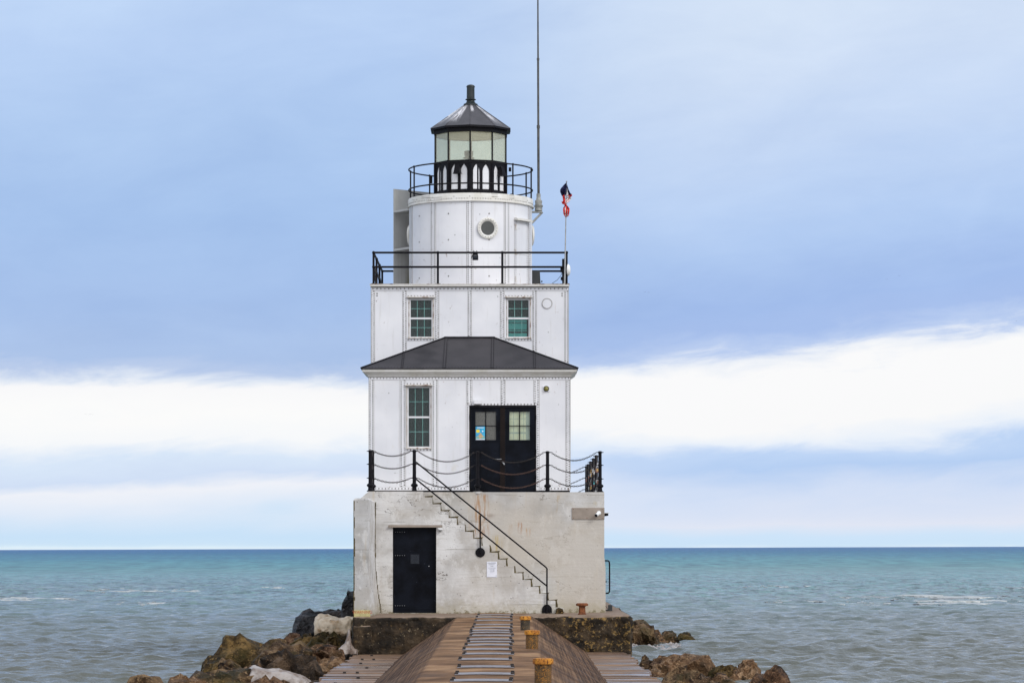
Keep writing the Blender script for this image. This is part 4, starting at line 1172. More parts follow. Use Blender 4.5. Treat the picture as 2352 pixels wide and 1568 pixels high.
fence = empty('chain_fence', (X(1378, D2), D2 + 0.10, TOPZ), 'black chain fence with ringed iron posts edging the concrete terrace', 'fence')
def post_mesh(mb, x, y, z, h=1.0, lean=0.0, eared=True):
    c = (x, y, z)
    mb.lathe([(0.085, 0.0), (0.085, 0.02), (0.058, 0.035), (0.052, 0.10), (0.075, 0.125), (0.085, 0.13), (0.085, 0.165), (0.060, 0.185), (0.045, 0.20),
              (0.045, 0.305), (0.055, 0.31), (0.055, 0.335), (0.044, 0.345), (0.043, 0.635), (0.053, 0.64), (0.053, 0.665), (0.042, 0.675), (0.041, h - 0.06), (0.052, h - 0.05), (0.052, h - 0.03), (0.04, h - 0.008), (0.001, h)], c, 14)
    for hh in (0.322, 0.652, h - 0.035):
        if eared:
            mb.tube([(x - 0.085, y, z + hh), (x + 0.085, y, z + hh)], [0.010, 0.010], 6)
            mb.tube([(x, y - 0.085, z + hh), (x, y + 0.085, z + hh)], [0.010, 0.010], 6)
pm = MB(); post_mesh(pm, 0, 0, 0)
posts = [(X(850.5, D1 + .1), D1 + 0.10, 1.0), (X(951.7, D1 + .1), D1 + 0.10, 1.0), (X(1097.3, D2 + .1), D2 + 0.10, 1.0), (X(1257.6, D2 + .1), D2 + 0.10, 0.96), (2.135, D2 + 0.10, 0.99)]
ppos = [Vector((x, y, TOPZ)) for x, y, h in posts]
ppos.append(Vector((X(855.5, D2 + .2), D2 + 0.25, TOPZ)))
back = [Vector((2.135, y, TOPZ)) for y in (75.6, 78.2, 81.0, 83.6, 85.6)]
back.append(Vector((-0.3, 86.3, TOPZ)))
first = None
for q in ppos + back:
    if first is None:
        pm.v = [(a + q.x, b_ + q.y, c_ + q.z) for a, b_, c_ in pm.v]
        first = pm.build('post', M['black'], fence, smooth=38); base_at = q.copy()
    else:
        o = first.copy(); COL.objects.link(o); o.parent = fence; o.location = q - base_at
spans = [(0, 1, 0.12, 'chain'), (1, 2, 0.24, 'chain'), (2, 3, 0.25, 'chainrust'), (3, 4, 0.20, 'chain')]
for i, j, sag, mt in spans:
    for hh in (0.322, 0.652, 0.965):
        b = MB()
        a, c = ppos[i] + Vector((0.085, 0, hh)), ppos[j] + Vector((-0.085, 0, hh))
        chain(b, a, c, sag * (0.9 if hh < 0.9 else 1.0))
        b.build('chain', M[mt if hh < 0.9 or mt == 'chain' else 'chain'], fence)
side = [ppos[4]] + back
lock_spots = []
for i in range(len(side) - 1):
    for hh in (0.322, 0.652, 0.965):
        b = MB()
        dr = (side[i + 1] - side[i]).normalized() * 0.085
        a, c = side[i] + Vector((0, 0, hh)) + dr, side[i + 1] + Vector((0, 0, hh)) - dr
        sag = 0.30
        chain(b, a, c, sag)
        b.build('chain', M['chain'], fence)
        for q in range(3 if i < 5 else 4):
            t = 0.15 + 0.7 * rnd.random()
            lock_spots.append(a.lerp(c, t) - Vector((0, 0, 4 * sag * t * (1 - t))))
a, c = ppos[0], ppos[5]
for hh in (0.322, 0.652, 0.965):
    b = MB(); chain(b, a + Vector((0, .085, hh)), c + Vector((0, -.085, hh)), 0.10)
    b.build('chain', M['chain'], fence)
# padlocks
def lock_mesh():
    b = MB()
    b.box(-0.032, 0.032, -0.014, 0.014, -0.115, -0.045)
    b.tube([(-0.02, 0, -0.046), (-0.02, 0, -0.01), (-0.012, 0, 0.008), (0.012, 0, 0.008), (0.02, 0, -0.01), (0.02, 0, -0.046)], 0.0055, 6, 1)
    return b
lk = {}
kinds = {'brass': 'weathered brass padlock hung among others on the terrace chains', 'silver': 'dull silver padlock hung among others on the terrace chains', 'lockred': 'rusty red padlock hung among others on the terrace chains'}
for kd in kinds:
    o = lock_mesh().build('padlock', [M[kd], M['galv']], loc=(0, 0, 0), bevel=0.004); lk[kd] = o
used = set()
for i, p in enumerate(lock_spots):
    kd = ('silver', 'brass', 'silver', 'lockred', 'brass')[i % 5]
    if kd not in used: o = lk[kd]; used.add(kd)
    else: o = lk[kd].copy(); COL.objects.link(o)
    o.location = p + Vector((0, 0, -0.008)); o.rotation_euler = (rnd.uniform(-.25, .25), rnd.uniform(-.2, .2), rnd.uniform(-1.4, 1.4))
    s = rnd.uniform(0.85, 1.5); o.scale = (s, s, s)
    tag(o, kinds[kd], 'padlock', 'padlocks hung on the terrace chains')
o = lock_mesh().build('padlock', [M['locktl'], M['galv']], loc=(0, 0, 0), bevel=0.004)
o.location = (2.135, 76.9, TOPZ + 0.42); o.scale = (1.2,) * 3
tag(o, 'small teal padlock, brightest of the locks on the terrace chains', 'padlock', 'padlocks hung on the terrace chains')

# radio mast on its bracket
ad = 78.0
ant = empty('radio_antenna', P(1237, 488, ad), 'tall thin grey whip antenna on a bracket beside the white drum', 'antenna')
b = MB()
a0 = Vector(P(1237, 446, ad)); a1 = Vector(P(1235.2, -60, ad))
def al(py): return a0.lerp(a1, (446 - py) / 506)
b.tube([al(446), al(292)], 0.034, 12); b.tube([al(295), al(288)], 0.043, 12); b.tube([al(290), al(137)], 0.029, 12); b.tube([al(139), al(134)], 0.036, 12); b.tube([al(136), al(-60)], [0.024, 0.018], 12)
b.build('whip', M['antenna'], ant, smooth=35)
b = MB()
c = Vector(P(1237, 484, ad))
b.lathe([(0.10, 0.0), (0.10, 0.06), (0.085, 0.075), (0.085, 0.085)] + sum([[(0.115, 0.09 + i * 0.022), (0.115, 0.10 + i * 0.022), (0.085, 0.105 + i * 0.022)] for i in range(3)], []) + [(0.09, 0.17), (0.09, 0.20), (0.095, 0.21), (0.095, 0.26), (0.07, 0.275), (0.055, 0.34), (0.052, 0.36), (0.056, 0.365), (0.056, 0.44), (0.035, 0.445)], c, 18)
b.build('insulator', M['mast'], ant, smooth=35)
b = MB()
b.box(X(1221, ad), X(1245, ad), ad - 0.06, ad + 0.06, Z(489, ad), Z(485, ad)); b.tube([P(1246, 487, ad), P(1221, 513, ad)], 0.034, 4)
b.build('bracket', M['mast'], ant)

# flagpole and flag
fp = empty('flagpole', (X(1297, D4 - .08), D4 - 0.09, DECKZ + 0.004), 'thin grey flagpole strapped to the corner post of the deck railing', 'flagpole')
b = MB(); b.tube([fp.location, P(1301.3, 418, D4 - .09)], [0.020, 0.011], 8); b.build('pole', M['galv'], fp)
b = MB(); b.ball(P(1301.4, 417, D4 - .09), 0.02, 8); b.build('finial', M['galv'], fp)
def flag():
    b = MB(); d = D4 - 0.13
    def sheet(rows, mi_of, wob=0.05):
        # rows: (py, px0, px1); a crumpled strip of cloth
        nc = 8; v = []
        for ri, (py, l, r_) in enumerate(rows):
            for q in range(nc + 1):
                t = q / nc
                px = l + (r_ - l) * t
                yy = d + wob * math.sin(t * 9 + ri * 0.9) + 0.04 * math.sin(ri * 1.7)
                v.append((X(px, d), yy, Z(py + 1.3 * math.sin(t * 7 + ri), d)))
        for ri in range(len(rows) - 1):
            for q in range(nc):
                i = ri * (nc + 1) + q
                b.add([v[i], v[i + 1], v[i + nc + 2], v[i + nc + 1]], [(0, 1, 2, 3)], mi_of(ri, q))
    sheet([(420, 1300, 1302), (424, 1294, 1301.5), (430, 1289.5, 1301), (437, 1286.8, 1300.5), (444, 1287.4, 1300), (450, 1289.5, 1299.5)], lambda r, q: 2)
    sheet([(426, 1301, 1303), (434, 1301, 1305.5), (443, 1300, 1309), (448, 1300, 1313.5), (452, 1300, 1314)], lambda r, q: 1 if q < 3 else (2 if r < 3 else 0), 0.04)
    sheet([(452, 1299, 1312.5), (456, 1299, 1311.5), (461, 1298, 1309), (466, 1297, 1303), (471, 1298, 1302)], lambda r, q: 0 if (q + r) % 4 == 1 else 1, 0.04)
    sheet([(449, 1291.5, 1298), (456, 1293, 1299), (462, 1295, 1300), (468, 1297, 1301), (473, 1296, 1301)], lambda r, q: 0 if q < 6 else 1, 0.03)
    sheet([(462, 1289.3, 1297), (466, 1291, 1299), (469, 1295, 1300)], lambda r, q: 0, 0.02)
    sheet([(471, 1298, 1302), (475, 1294, 1306), (480, 1293.6, 1308), (487, 1294, 1308), (493, 1294.5, 1307), (498, 1297, 1305)], lambda r, q: 1 if q in (2, 5) and r > 0 else 0, 0.06)
    return b.build('flag', [M['red'], M['flagwhite'], M['navy']], loc=P(1301, 460, D4 - .09), smooth=True)
fo = flag()
sol = fo.modifiers.new('cloth thickness', 'SOLIDIFY'); sol.thickness = 0.006
tag(fo, 'tattered red white and navy flag wound round the thin pole', 'flag')

# dish, cable and equipment at the deck corner
di = empty('dish_antenna', P(1301, 622, D4 - .02), 'round white dish antenna seen edge on at the railing corner', 'antenna')
b = MB(); c = Vector(P(1301.5, 620, D4 + .05))
b.lathe([(0.001, 0.085), (0.08, 0.078), (0.13, 0.055), (0.158, 0.02), (0.163, 0.0), (0.15, -0.01), (0.08, -0.03), (0.001, -0.035)], c + Vector((0.015, 0, 0)), 24, 0, 'x'); b.build('dish', M['camera_white'], di, smooth=40)
b = MB(); b.box(c.x - 0.16, c.x - 0.02, c.y - 0.05, c.y + 0.05, c.z - 0.06, c.z + 0.05); b.tube([c + Vector((-0.09, 0, -0.3)), c + Vector((-0.09, 0, 0.28))], 0.028, 8); b.box(c.x - 0.15, c.x - 0.09, c.y - 0.05, c.y + 0.03, c.z - 0.26, c.z - 0.18)
b.build('mount', M['black'], di, bevel=0.005)
b = MB(); b.tube([P(1293, 622, D4 + .1), P(1288, 633, D4 + .2), P(1280, 643, D4 + .3), P(1268, 651, D4 + .4)], 0.006, 5)
b.build('cable', M['black'], di)

eq = MB(); ed = 79.3
v = []
for zz, x1 in ((DECKZ + 0.005, 1243.5), (Z(622, ed), 1240)):
    for yy in (ed, ed + 0.35):
        v += [(X(1212, ed), yy, zz), (X(x1, ed), yy, zz)]
eq.add(v, [(0, 1, 3, 2), (4, 5, 7, 6), (0, 1, 5, 4), (1, 3, 7, 5), (3, 2, 6, 7), (2, 0, 4, 6)])
eq.box(X(1243, ed), X(1246, ed), ed + .02, ed + .1, Z(648, ed), Z(644, ed))
o = eq.build('equipment_cabinet', M['solid_dark'], loc=(X(1230, ed), ed, DECKZ + .005), bevel=0.01)
tag(o, 'dark grey slanted cabinet on the railed deck beside the white drum', 'cabinet')

# floodlight clamped on the deck rail
fl = empty('floodlight', P(1091.5, 580, D4 - .06), 'small black floodlight clamped to the middle of the deck rail', 'floodlight')
d = D4 - 0.10
b = MB(); b.box(X(1085, d), X(1098.5, d), d - 0.05, d + 0.02, Z(597.5, d), Z(587, d)); b.build('housing', M['black'], fl, bevel=0.006)
b = MB(); b.box(X(1086.5, d), X(1097, d), d - 0.054, d - 0.0505, Z(594, d), Z(588.5, d)); b.build('lens', M['slate'], fl)
b = MB()
for s in (-5, 5): b.tube([P(1091.7 + s, 590, d), P(1091.7 + s, 584, d), P(1091.7 + s * 0.6, 576, d)], 0.012, 6)
b.box(X(1087, d), X(1096.5, d), d, d + 0.04, Z(586, d), Z(580, d)); b.tube([P(1086, 584, d), P(1083, 592, d), P(1082, 595, d)], 0.010, 6)
b.build('clamp', M['black'], fl)

# amber lamp by the double door
la = empty('wall_lamp', P(1254.6, 898, D3), 'round olive amber lamp on a square white plate above the terrace', 'lamp')
b = MB(); b.box(X(1247, D3), X(1262, D3), D3 - 0.03, D3 - 0.001, Z(899, D3), Z(886, D3)); b.build('backplate', M['white'], la, bevel=0.004)
b = MB(); b.lathe([(0.001, -0.085), (0.03, -0.08), (0.048, -0.06), (0.055, -0.03), (0.06, -0.03)], (X(1254.6, D3), D3, Z(892.5, D3)), 20, 0, 'y'); b.build('lens', M['amber'], la, smooth=True)
b = MB(); b.lathe([(0.061, -0.034), (0.070, -0.034), (0.070, -0.028), (0.061, -0.028)], (X(1254.6, D3), D3, Z(892.5, D3)), 20, 0, 'y'); b.build('bezel', M['roofdark'], la)

# poster taped inside the left leaf glass
d = D3 + 0.044
po = empty('poster', (X(1103.5, d), d, Z(1009.5, d)), 'small bright blue poster with a yellow square in the black door window', 'poster')
b = MB(); b.box(X(1092.6, d), X(1114, d), d, d + 0.003, Z(1009.8, d), Z(979, d)); b.build('sheet', M['sky_blue'], po)
b = MB()
b.box(X(1094, d), X(1101.5, d), d - 0.002, d - 0.0005, Z(993, d), Z(986, d), 0)
b.prism([(X(1093, d), Z(1003.5, d)), (X(1099, d), Z(1000, d)), (X(1104, d), Z(993, d)), (X(1109, d), Z(1000, d)), (X(1113.5, d), Z(1003, d)), (X(1113.5, d), Z(1007, d)), (X(1093, d), Z(1007, d))], d - 0.0025, d - 0.001, 1)
b.prism([(X(1093, d), Z(1005, d)), (X(1099, d), Z(1001.5, d)), (X(1101, d), Z(1007.4, d)), (X(1093, d), Z(1007.4, d))], d - 0.004, d - 0.003, 2)
b.prism([(X(1107, d), Z(1003, d)), (X(1113.4, d), Z(1003.5, d)), (X(1113.4, d), Z(1007.4, d)), (X(1106, d), Z(1007.4, d))], d - 0.004, d - 0.003, 2)
b.box(X(1093, d), X(1113.6, d), d - 0.003, d - 0.001, Z(1009.6, d), Z(1007.6, d), 3); b.box(X(1096, d), X(1111, d), d - 0.003, d - 0.001, Z(982.5, d), Z(981, d), 3)
b.lathe([(0.018, -0.003), (0.018, -0.0015)], (X(1108.5, d), d, Z(990, d)), 12, 3, 'y')
b.build('print', [M['yellow'], M['tan'], M['posterteal'], M['paper']], po)

# base fittings
o = MB(); d = dd
o.box(X(943, d), X(963, d), d - 0.016, d - 0.010, Z(1294, d), Z(1272.5, d))
tag(o.build('door_notice', M['slate'], loc=(X(953, d), d, Z(1294, d))), 'small dark grey square notice on the black steel door', 'notice')

ns = empty('notice_sign', (X(1129.5, D1), D1, Z(1325, D1)), 'white laminated notice with small grey print below the stair handrail', 'sign')
b = MB(); b.box(X(1118, D1), X(1141.5, D1), D1 - 0.012, D1 - 0.002, Z(1325, D1), Z(1289, D1)); b.build('sheet', M['paper'], ns, bevel=0.006)
b = MB(); d = D1 - 0.0125
def text_bars(mb, px0, px1, py, h, seed, mi=0):
    r_ = random.Random(seed); x = px0
    while x < px1 - 0.5:
        w = min(r_.uniform(0.9, 2.6), px1 - x)
        mb.box(X(x, d), X(x + w, d), d - 0.0012, d, Z(py + h / 2, d), Z(py - h / 2, d), mi); x += w + r_.uniform(0.35, 0.7)
for px0, px1, py, h in ((1119.8, 1139.3, 1291.8, 1.3), (1122.5, 1136.5, 1293.9, 0.9), (1122.5, 1136, 1296.0, 0.9), (1121.5, 1138.5, 1303.6, 0.9), (1124.2, 1136, 1306.8, 0.9), (1126, 1133.5, 1309.9, 0.9), (1126, 1133.5, 1312.4, 0.6)):
    text_bars(b, px0, px1, py, h, int(py))
b.lathe([(0.013, -0.0012), (0.013, 0.0)], (X(1134.5, d), d, Z(1310, d)), 12, 0, 'y')
b.prism([(X(1138, d), Z(1323, d)), (X(1140.8, d), Z(1322, d)), (X(1140, d), Z(1320, d))], d - 0.0015, d, 0)
b.build('print', M['ink'], ns)
lettering('1918', 0.033, M['darkink'], 'lettering', (X(1129.5, d), d, Z(1300.8, d)), ns)

cp = MB(); d = D2
cp.box(X(1313.5, d), X(1388.4, d), d - 0.022, d - 0.002, Z(1192, d), Z(1165.5, d))
for px in (1317, 1348, 1383):
    for py in (1169, 1189): cp.rivet((X(px, d), d - 0.022, Z(py, d)), 0.010)
tag(cp.build('cover_plate', [M['brownplate'], M['rust']], loc=(X(1350, d), d, Z(1192, d)), bevel=0.003), 'taupe metal cover plate screwed to the concrete base', 'plate')
def bullet_camera(at, dirv, label, mat2):
    e = empty('security_camera', at, label, 'camera', 'cameras on the concrete base')
    a = Vector(at); dv = Vector(dirv).normalized()
    b = MB(); b.lathe([(0.055, -0.03), (0.05, -0.045), (0.02, -0.05)], a + Vector((0, 0.03, 0)), 16, 0, 'y'); b.build('base', M['camera_white'], e, smooth=True)
    b = MB(); m0 = a + Vector((0, -0.05, 0)); b.tube([a, m0, m0 + dv * 0.03], 0.025, 10); b.tube([m0, m0 + dv * 0.16], 0.042, 14); b.build('body', M['camera_white'], e, smooth=35)
    b = MB(); b.tube([m0 + dv * 0.1605, m0 + dv * 0.167], 0.038, 14); b.build('lens', M['roofdark'], e)
bullet_camera((X(1375.5, D2), D2 - 0.022, Z(1177.5, D2)), (-0.45, -0.8, -0.38), 'white bullet camera on the taupe cover plate', None)
e = empty('security_camera', (2.236, D2 + 0.35, Z(1181, D2 + .3)), 'dark hooded camera jutting from the side of the concrete base', 'camera', 'cameras on the concrete base')
a = e.location
b = MB(); b.box(a.x, a.x + 0.13, a.y - 0.05, a.y + 0.05, a.z + 0.03, a.z + 0.045); b.build('hood', M['camera_white'], e, bevel=0.004)
b = MB(); b.tube([a + Vector((0, 0, -0.01)), a + Vector((0.10, -0.03, 0.005))], 0.035, 12); b.build('body', M['black'], e, smooth=35)
e = empty('security_camera', P(1011, 1213, D1), 'small white dome camera beside the top of the steel door', 'camera', 'cameras on the concrete base')
b = MB(); c = Vector(P(1011, 1216, D1 - .07))
b.box(X(1005.5, D1), X(1016, D1), D1 - 0.12, D1 - 0.002, Z(1213, D1), Z(1211.5, D1)); b.lathe([(0.06, 0.0), (0.06, 0.03)], c, 18); b.build('shell', M['camera_white'], e, smooth=35)
b = MB(); b.lathe([(0.001, -0.055), (0.03, -0.045), (0.048, -0.02), (0.052, 0.0)], c, 18); b.build('dome', M['galv'], e, smooth=True)

b = MB(); gx = 2.266; gd = 73.0
b.tube([(gx - 0.0, gd, Z(1287, gd)), (X(1397, gd), gd, Z(1287, gd)), (X(1399.3, gd), gd, Z(1289.5, gd)), (X(1400, gd), gd, Z(1294, gd)), (X(1400, gd), gd, Z(1354, gd)), (X(1399.3, gd), gd, Z(1359, gd)), (X(1397, gd), gd, Z(1361.5, gd)), (gx, gd, Z(1361.5, gd))], 0.0185, 10)
b.tube([(gx - .02, gd, Z(1335, gd)), (gx + 0.045, gd, Z(1335, gd))], 0.022, 8)
tag(b.build('grab_rail', M['black'], loc=(gx, gd, Z(1361, gd)), smooth=True), 'black bent pipe grab rail on the side of the concrete base', 'rail')
b = MB(); d = 74.3
b.box(X(1397, d), X(1406.5, d), d, d + 0.2, 0.004, 0.15); b.box(X(1390, d), X(1406.5, d), d + .02, d + 0.16, 0.0045, 0.03); b.tube([(X(1391, d), d, 0.13), (X(1397, d), d, 0.03)], 0.008, 5)
tag(b.build('metal_box', M['solid_dark'], loc=(X(1400, d), d, 0.0), bevel=0.008), 'small dark metal box on the platform edge beside the base', 'box')

# warning sign on the buttress
ws = empty('warning_sign', (X(831.5, f0), f0, Z(1438, f0)), 'faded yellow warning sign with red heading at the buttress foot', 'sign')
d = f0 - 0.012
b = MB(); b.box(X(813, d), X(850.5, d), d - 0.004, f0 - 0.001, Z(1438, d), Z(1400.3, d)); b.build('sheet', M['warning'], ws)
d = d - 0.005
b = MB()
for px in (816, 848): b.rivet((X(px, d), d, Z(1403.0, d)), 0.010, mi=0)
for px0, px1, py, h in ((825, 842, 1411.0, 1.4), (819, 847, 1415.2, 1.7), (820, 847, 1418.6, 1.7)): text_bars(b, px0, px1, py, h, int(py * 3))
b.build('print', M['signink'], ws)
lettering('WARNING', 0.094, M['redink'], 'lettering', (X(832.5, d), d, Z(1408.2, d)), ws, 0.98)

# ------------------------------------------------------------------ platform, walkway, lower deck
def rough_block(name, x0, x1, y0, y1, z0, z1, step, amp, mat, keep_top=0.3, seed=0, round_=0.05):
    """a worn concrete block: a box of fine faces pushed about by noise, softer along its arrises"""
    bm = bmesh.new()
    def grid(o, u, v, nu, nv):
        vs = [[bm.verts.new(o + u * (i / nu) + v * (j / nv)) for j in range(nv + 1)] for i in range(nu + 1)]
        for i in range(nu):
            for j in range(nv): bm.faces.new((vs[i][j], vs[i + 1][j], vs[i + 1][j + 1], vs[i][j + 1]))
    a = Vector((x0, y0, z0)); dx, dy, dz_ = Vector((x1 - x0, 0, 0)), Vector((0, y1 - y0, 0)), Vector((0, 0, z1 - z0))
    nx, nyy, nz = max(int(dx.x / step), 1), max(int(dy.y / (step * 2)), 1), max(int(dz_.z / step), 1)
    grid(a, dx, dz_, nx, nz); grid(a, dz_, dy, nz, nyy); grid(a + dx, dy, dz_, nyy, nz); grid(a + dz_, dx, dy, nx, nyy)
    bmesh.ops.remove_doubles(bm, verts=bm.verts[:], dist=1e-4)
    bmesh.ops.recalc_face_normals(bm, faces=bm.faces[:])
    c = (a + a + dx + dy + dz_) / 2
    nrm = {v: v.normal.copy() for v in bm.verts}
    for v in bm.verts:
        n = mnoise.fractal(v.co * 1.7 + Vector((seed, 0, 0)), 1.0, 2.0, 5) * amp + mnoise.fractal(v.co * 6 + Vector((0, seed, 0)), 1.0, 2.0, 3) * amp * 0.4
        k_ = keep_top if v.co.z > z1 - 1e-3 and nrm[v].z > 0.9 else 1.0
        rr = -round_ if (nrm[v].z < 0.9 and nrm[v].z > 0.2) or (abs(nrm[v].x) < 0.9 and abs(nrm[v].x) > 0.2) else 0.0
        v.co += nrm[v] * (n * k_ - amp * 0.3 * k_ + rr)
    me = bpy.data.meshes.new(name); bm.to_mesh(me); bm.free()
    me.materials.append(mat); me.polygons.foreach_set('use_smooth', [True] * len(me.polygons))
    o = bpy.data.objects.new(name, me); COL.objects.link(o)
    return o
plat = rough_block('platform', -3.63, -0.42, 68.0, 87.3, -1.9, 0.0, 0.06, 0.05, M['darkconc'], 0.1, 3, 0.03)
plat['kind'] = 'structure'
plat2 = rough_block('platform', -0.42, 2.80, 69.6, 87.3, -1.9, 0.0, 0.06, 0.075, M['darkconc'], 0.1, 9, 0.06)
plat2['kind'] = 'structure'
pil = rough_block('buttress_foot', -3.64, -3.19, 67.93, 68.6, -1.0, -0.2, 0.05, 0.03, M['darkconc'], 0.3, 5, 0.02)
tag(pil, 'dark worn concrete foot below the yellow warning sign', 'footing')

def wz(y): return -0.007 * (D1 - y)
b = MB()
ys = [20 + i * 0.5 for i in range(int((D1 - 20) / 0.5) + 1)] + [D1 - 0.004]
for i in range(len(ys)):
    y = ys[i]
    z = wz(y)
    jt = lambda s: 0.012 * mnoise.noise(Vector((y * 0.7, s, 0)))
    b.v += [(-2.55 + jt(1) * 2, y, -0.90), (-1.30 + jt(2), y, z - 0.012), (-1.24 + jt(2), y, z), (-0.42, y, z + 0.012 + jt(5) * 0.3), (0.40 + jt(3), y, z), (0.46 + jt(3), y, z - 0.012), (1.79 + jt(4) * 2, y, -0.90)]
for i in range(len(ys) - 1):
    for j in range(6):
        b.f.append((i * 7 + j, i * 7 + j + 1, i * 7 + 8 + j, i * 7 + 7 + j)); b.m.append(0)
n_ = len(ys) - 1
b.f.append(tuple(range(7))); b.m.append(0); b.f.append(tuple(range(n_ * 7, n_ * 7 + 7))); b.m.append(0)
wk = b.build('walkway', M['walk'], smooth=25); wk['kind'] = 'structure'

b = MB(); y = 20.0; r_ = random.Random(4)
while y < 69.3:
    w = r_.uniform(0.28, 0.46)
    z = -0.86 + r_.uniform(-0.012, 0.010)
    b.box(-3.52 + r_.uniform(-.10, .06), 2.66 + r_.uniform(-.06, .08), y, y + w - r_.uniform(0.008, 0.03), z - 0.2, z); y += w
for i in range(8):
    yy = 51 + i * 2.3 + r_.uniform(-.1, .1)
    for x in ((-3.0 + r_.uniform(-.2, .3),) if i % 3 else (-3.25, -3.0)):
        b.box(x - 0.03, x + 0.03, yy - 0.03, yy + 0.03, -0.87, -0.83, 1)
dk = b.build('pier_deck', [M['deck'], M['bolt']], bevel=0.008); dk['kind'] = 'structure'
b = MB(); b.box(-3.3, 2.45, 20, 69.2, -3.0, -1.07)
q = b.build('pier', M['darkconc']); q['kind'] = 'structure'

# steel straps across the walkway
proto = None
for i, d in enumerate((69.7, 67.8, 65.5, 62.7, 60.8, 59.2, 58.0, 56.4, 54.6, 53.3, 51.9, 50.1, 48.3, 46.3, 43.8, 41.7, 39.9, 38.0)):
    if proto is None:
        e = empty('steel_strap', (0, 0, 0), 'flat grey steel strap bolted across the brown concrete walkway', 'strap', 'steel straps along the walkway')
        b = MB(); v = []
        for j in range(9):
            x = -0.415 + 0.83 * j / 8; h = 0.012 + 0.007 * math.sin(j * math.pi / 8)
            v += [(x, -0.27, h - 0.012), (x, 0.27, h - 0.012), (x, 0.27, h), (x, -0.27, h)]
        ff = []
        for j in range(8): ff += [(4 * j + k_, 4 * j + (k_ + 1) % 4, 4 * j + 4 + (k_ + 1) % 4, 4 * j + 4 + k_) for k_ in range(4)]
        b.add(v, ff + [(0, 1, 2, 3), (32, 33, 34, 35)]); b.build('plate', M['plate'], e)
        for x in (-0.39, 0.39):
            for y in (-0.20, 0.40):
                b = MB(); b.box(x - 0.026, x + 0.026, y - 0.02, y + 0.02, 0.0, 0.036); b.box(x - 0.030, x + 0.030, y - 0.026, y + 0.026, 0.0, 0.016); b.build('bolt', M['bolt'], e, bevel=0.006)
        proto = e; o = e
    else:
        o = copy_tree(proto)
    o.location = (-0.40 + rnd.uniform(-.02, .02), d, wz(d) + 0.012); o.rotation_euler = (0, 0, rnd.uniform(-.02, .02))

# bollards along the walkway, and the mooring post
def bollard(px, d, r_, h, label, bodym):
    x = X(px, d); z = wz(d)
    e = empty('bollard', (x, d, z), label, 'bollard', 'rusty bollards on the walkway')
    b = MB(); b.lathe([(r_ * 1.02, -0.02), (r_, 0.02), (r_, h - 0.06)], (x, d, z), 28)
    b.build('body', bodym, e, smooth=35)
    b = MB(); R_ = r_ * 1.23
    prof = [(r_ * 1.01, h - 0.075), (R_ * 0.97, h - 0.072), (R_, h - 0.055), (R_, h - 0.02), (R_ * 0.96, h - 0.004), (R_ * 0.6, h + 0.004), (0.001, h + 0.006)]
    b.lathe(prof, (x, d, z), 28); b.build('cap', M['orangecap'], e, smooth=35)
bollard(1206.5, 59.7, 0.095, 0.283, 'grey bodied bollard with rusty yellow cap, nearest the lighthouse', M['bollardgrey'])
bollard(1222, 50.75, 0.107, 0.315, 'rust mottled bollard with yellow cap, middle one of three', M['bollard'])
bollard(1247.3, 38.5, 0.110, 0.374, 'large orange and yellow rusted bollard nearest the camera', M['bollard'])
mb_ = empty('mooring_bollard', (X(1337, 70.3), 70.3, 0.0), 'red brown rusted mushroom bollard on the platform by the base', 'bollard')
b = MB(); c = mb_.location; b.lathe([(0.10, 0.0), (0.10, 0.015), (0.082, 0.03), (0.075, 0.18), (0.095, 0.205)], c, 20); b.build('stem', M['rust'], mb_, smooth=35)
b = MB(); b.lathe([(0.09, 0.20), (0.135, 0.205), (0.145, 0.225), (0.143, 0.25), (0.12, 0.268), (0.001, 0.272)], c, 20); b.build('head', M['rust'], mb_, smooth=35)

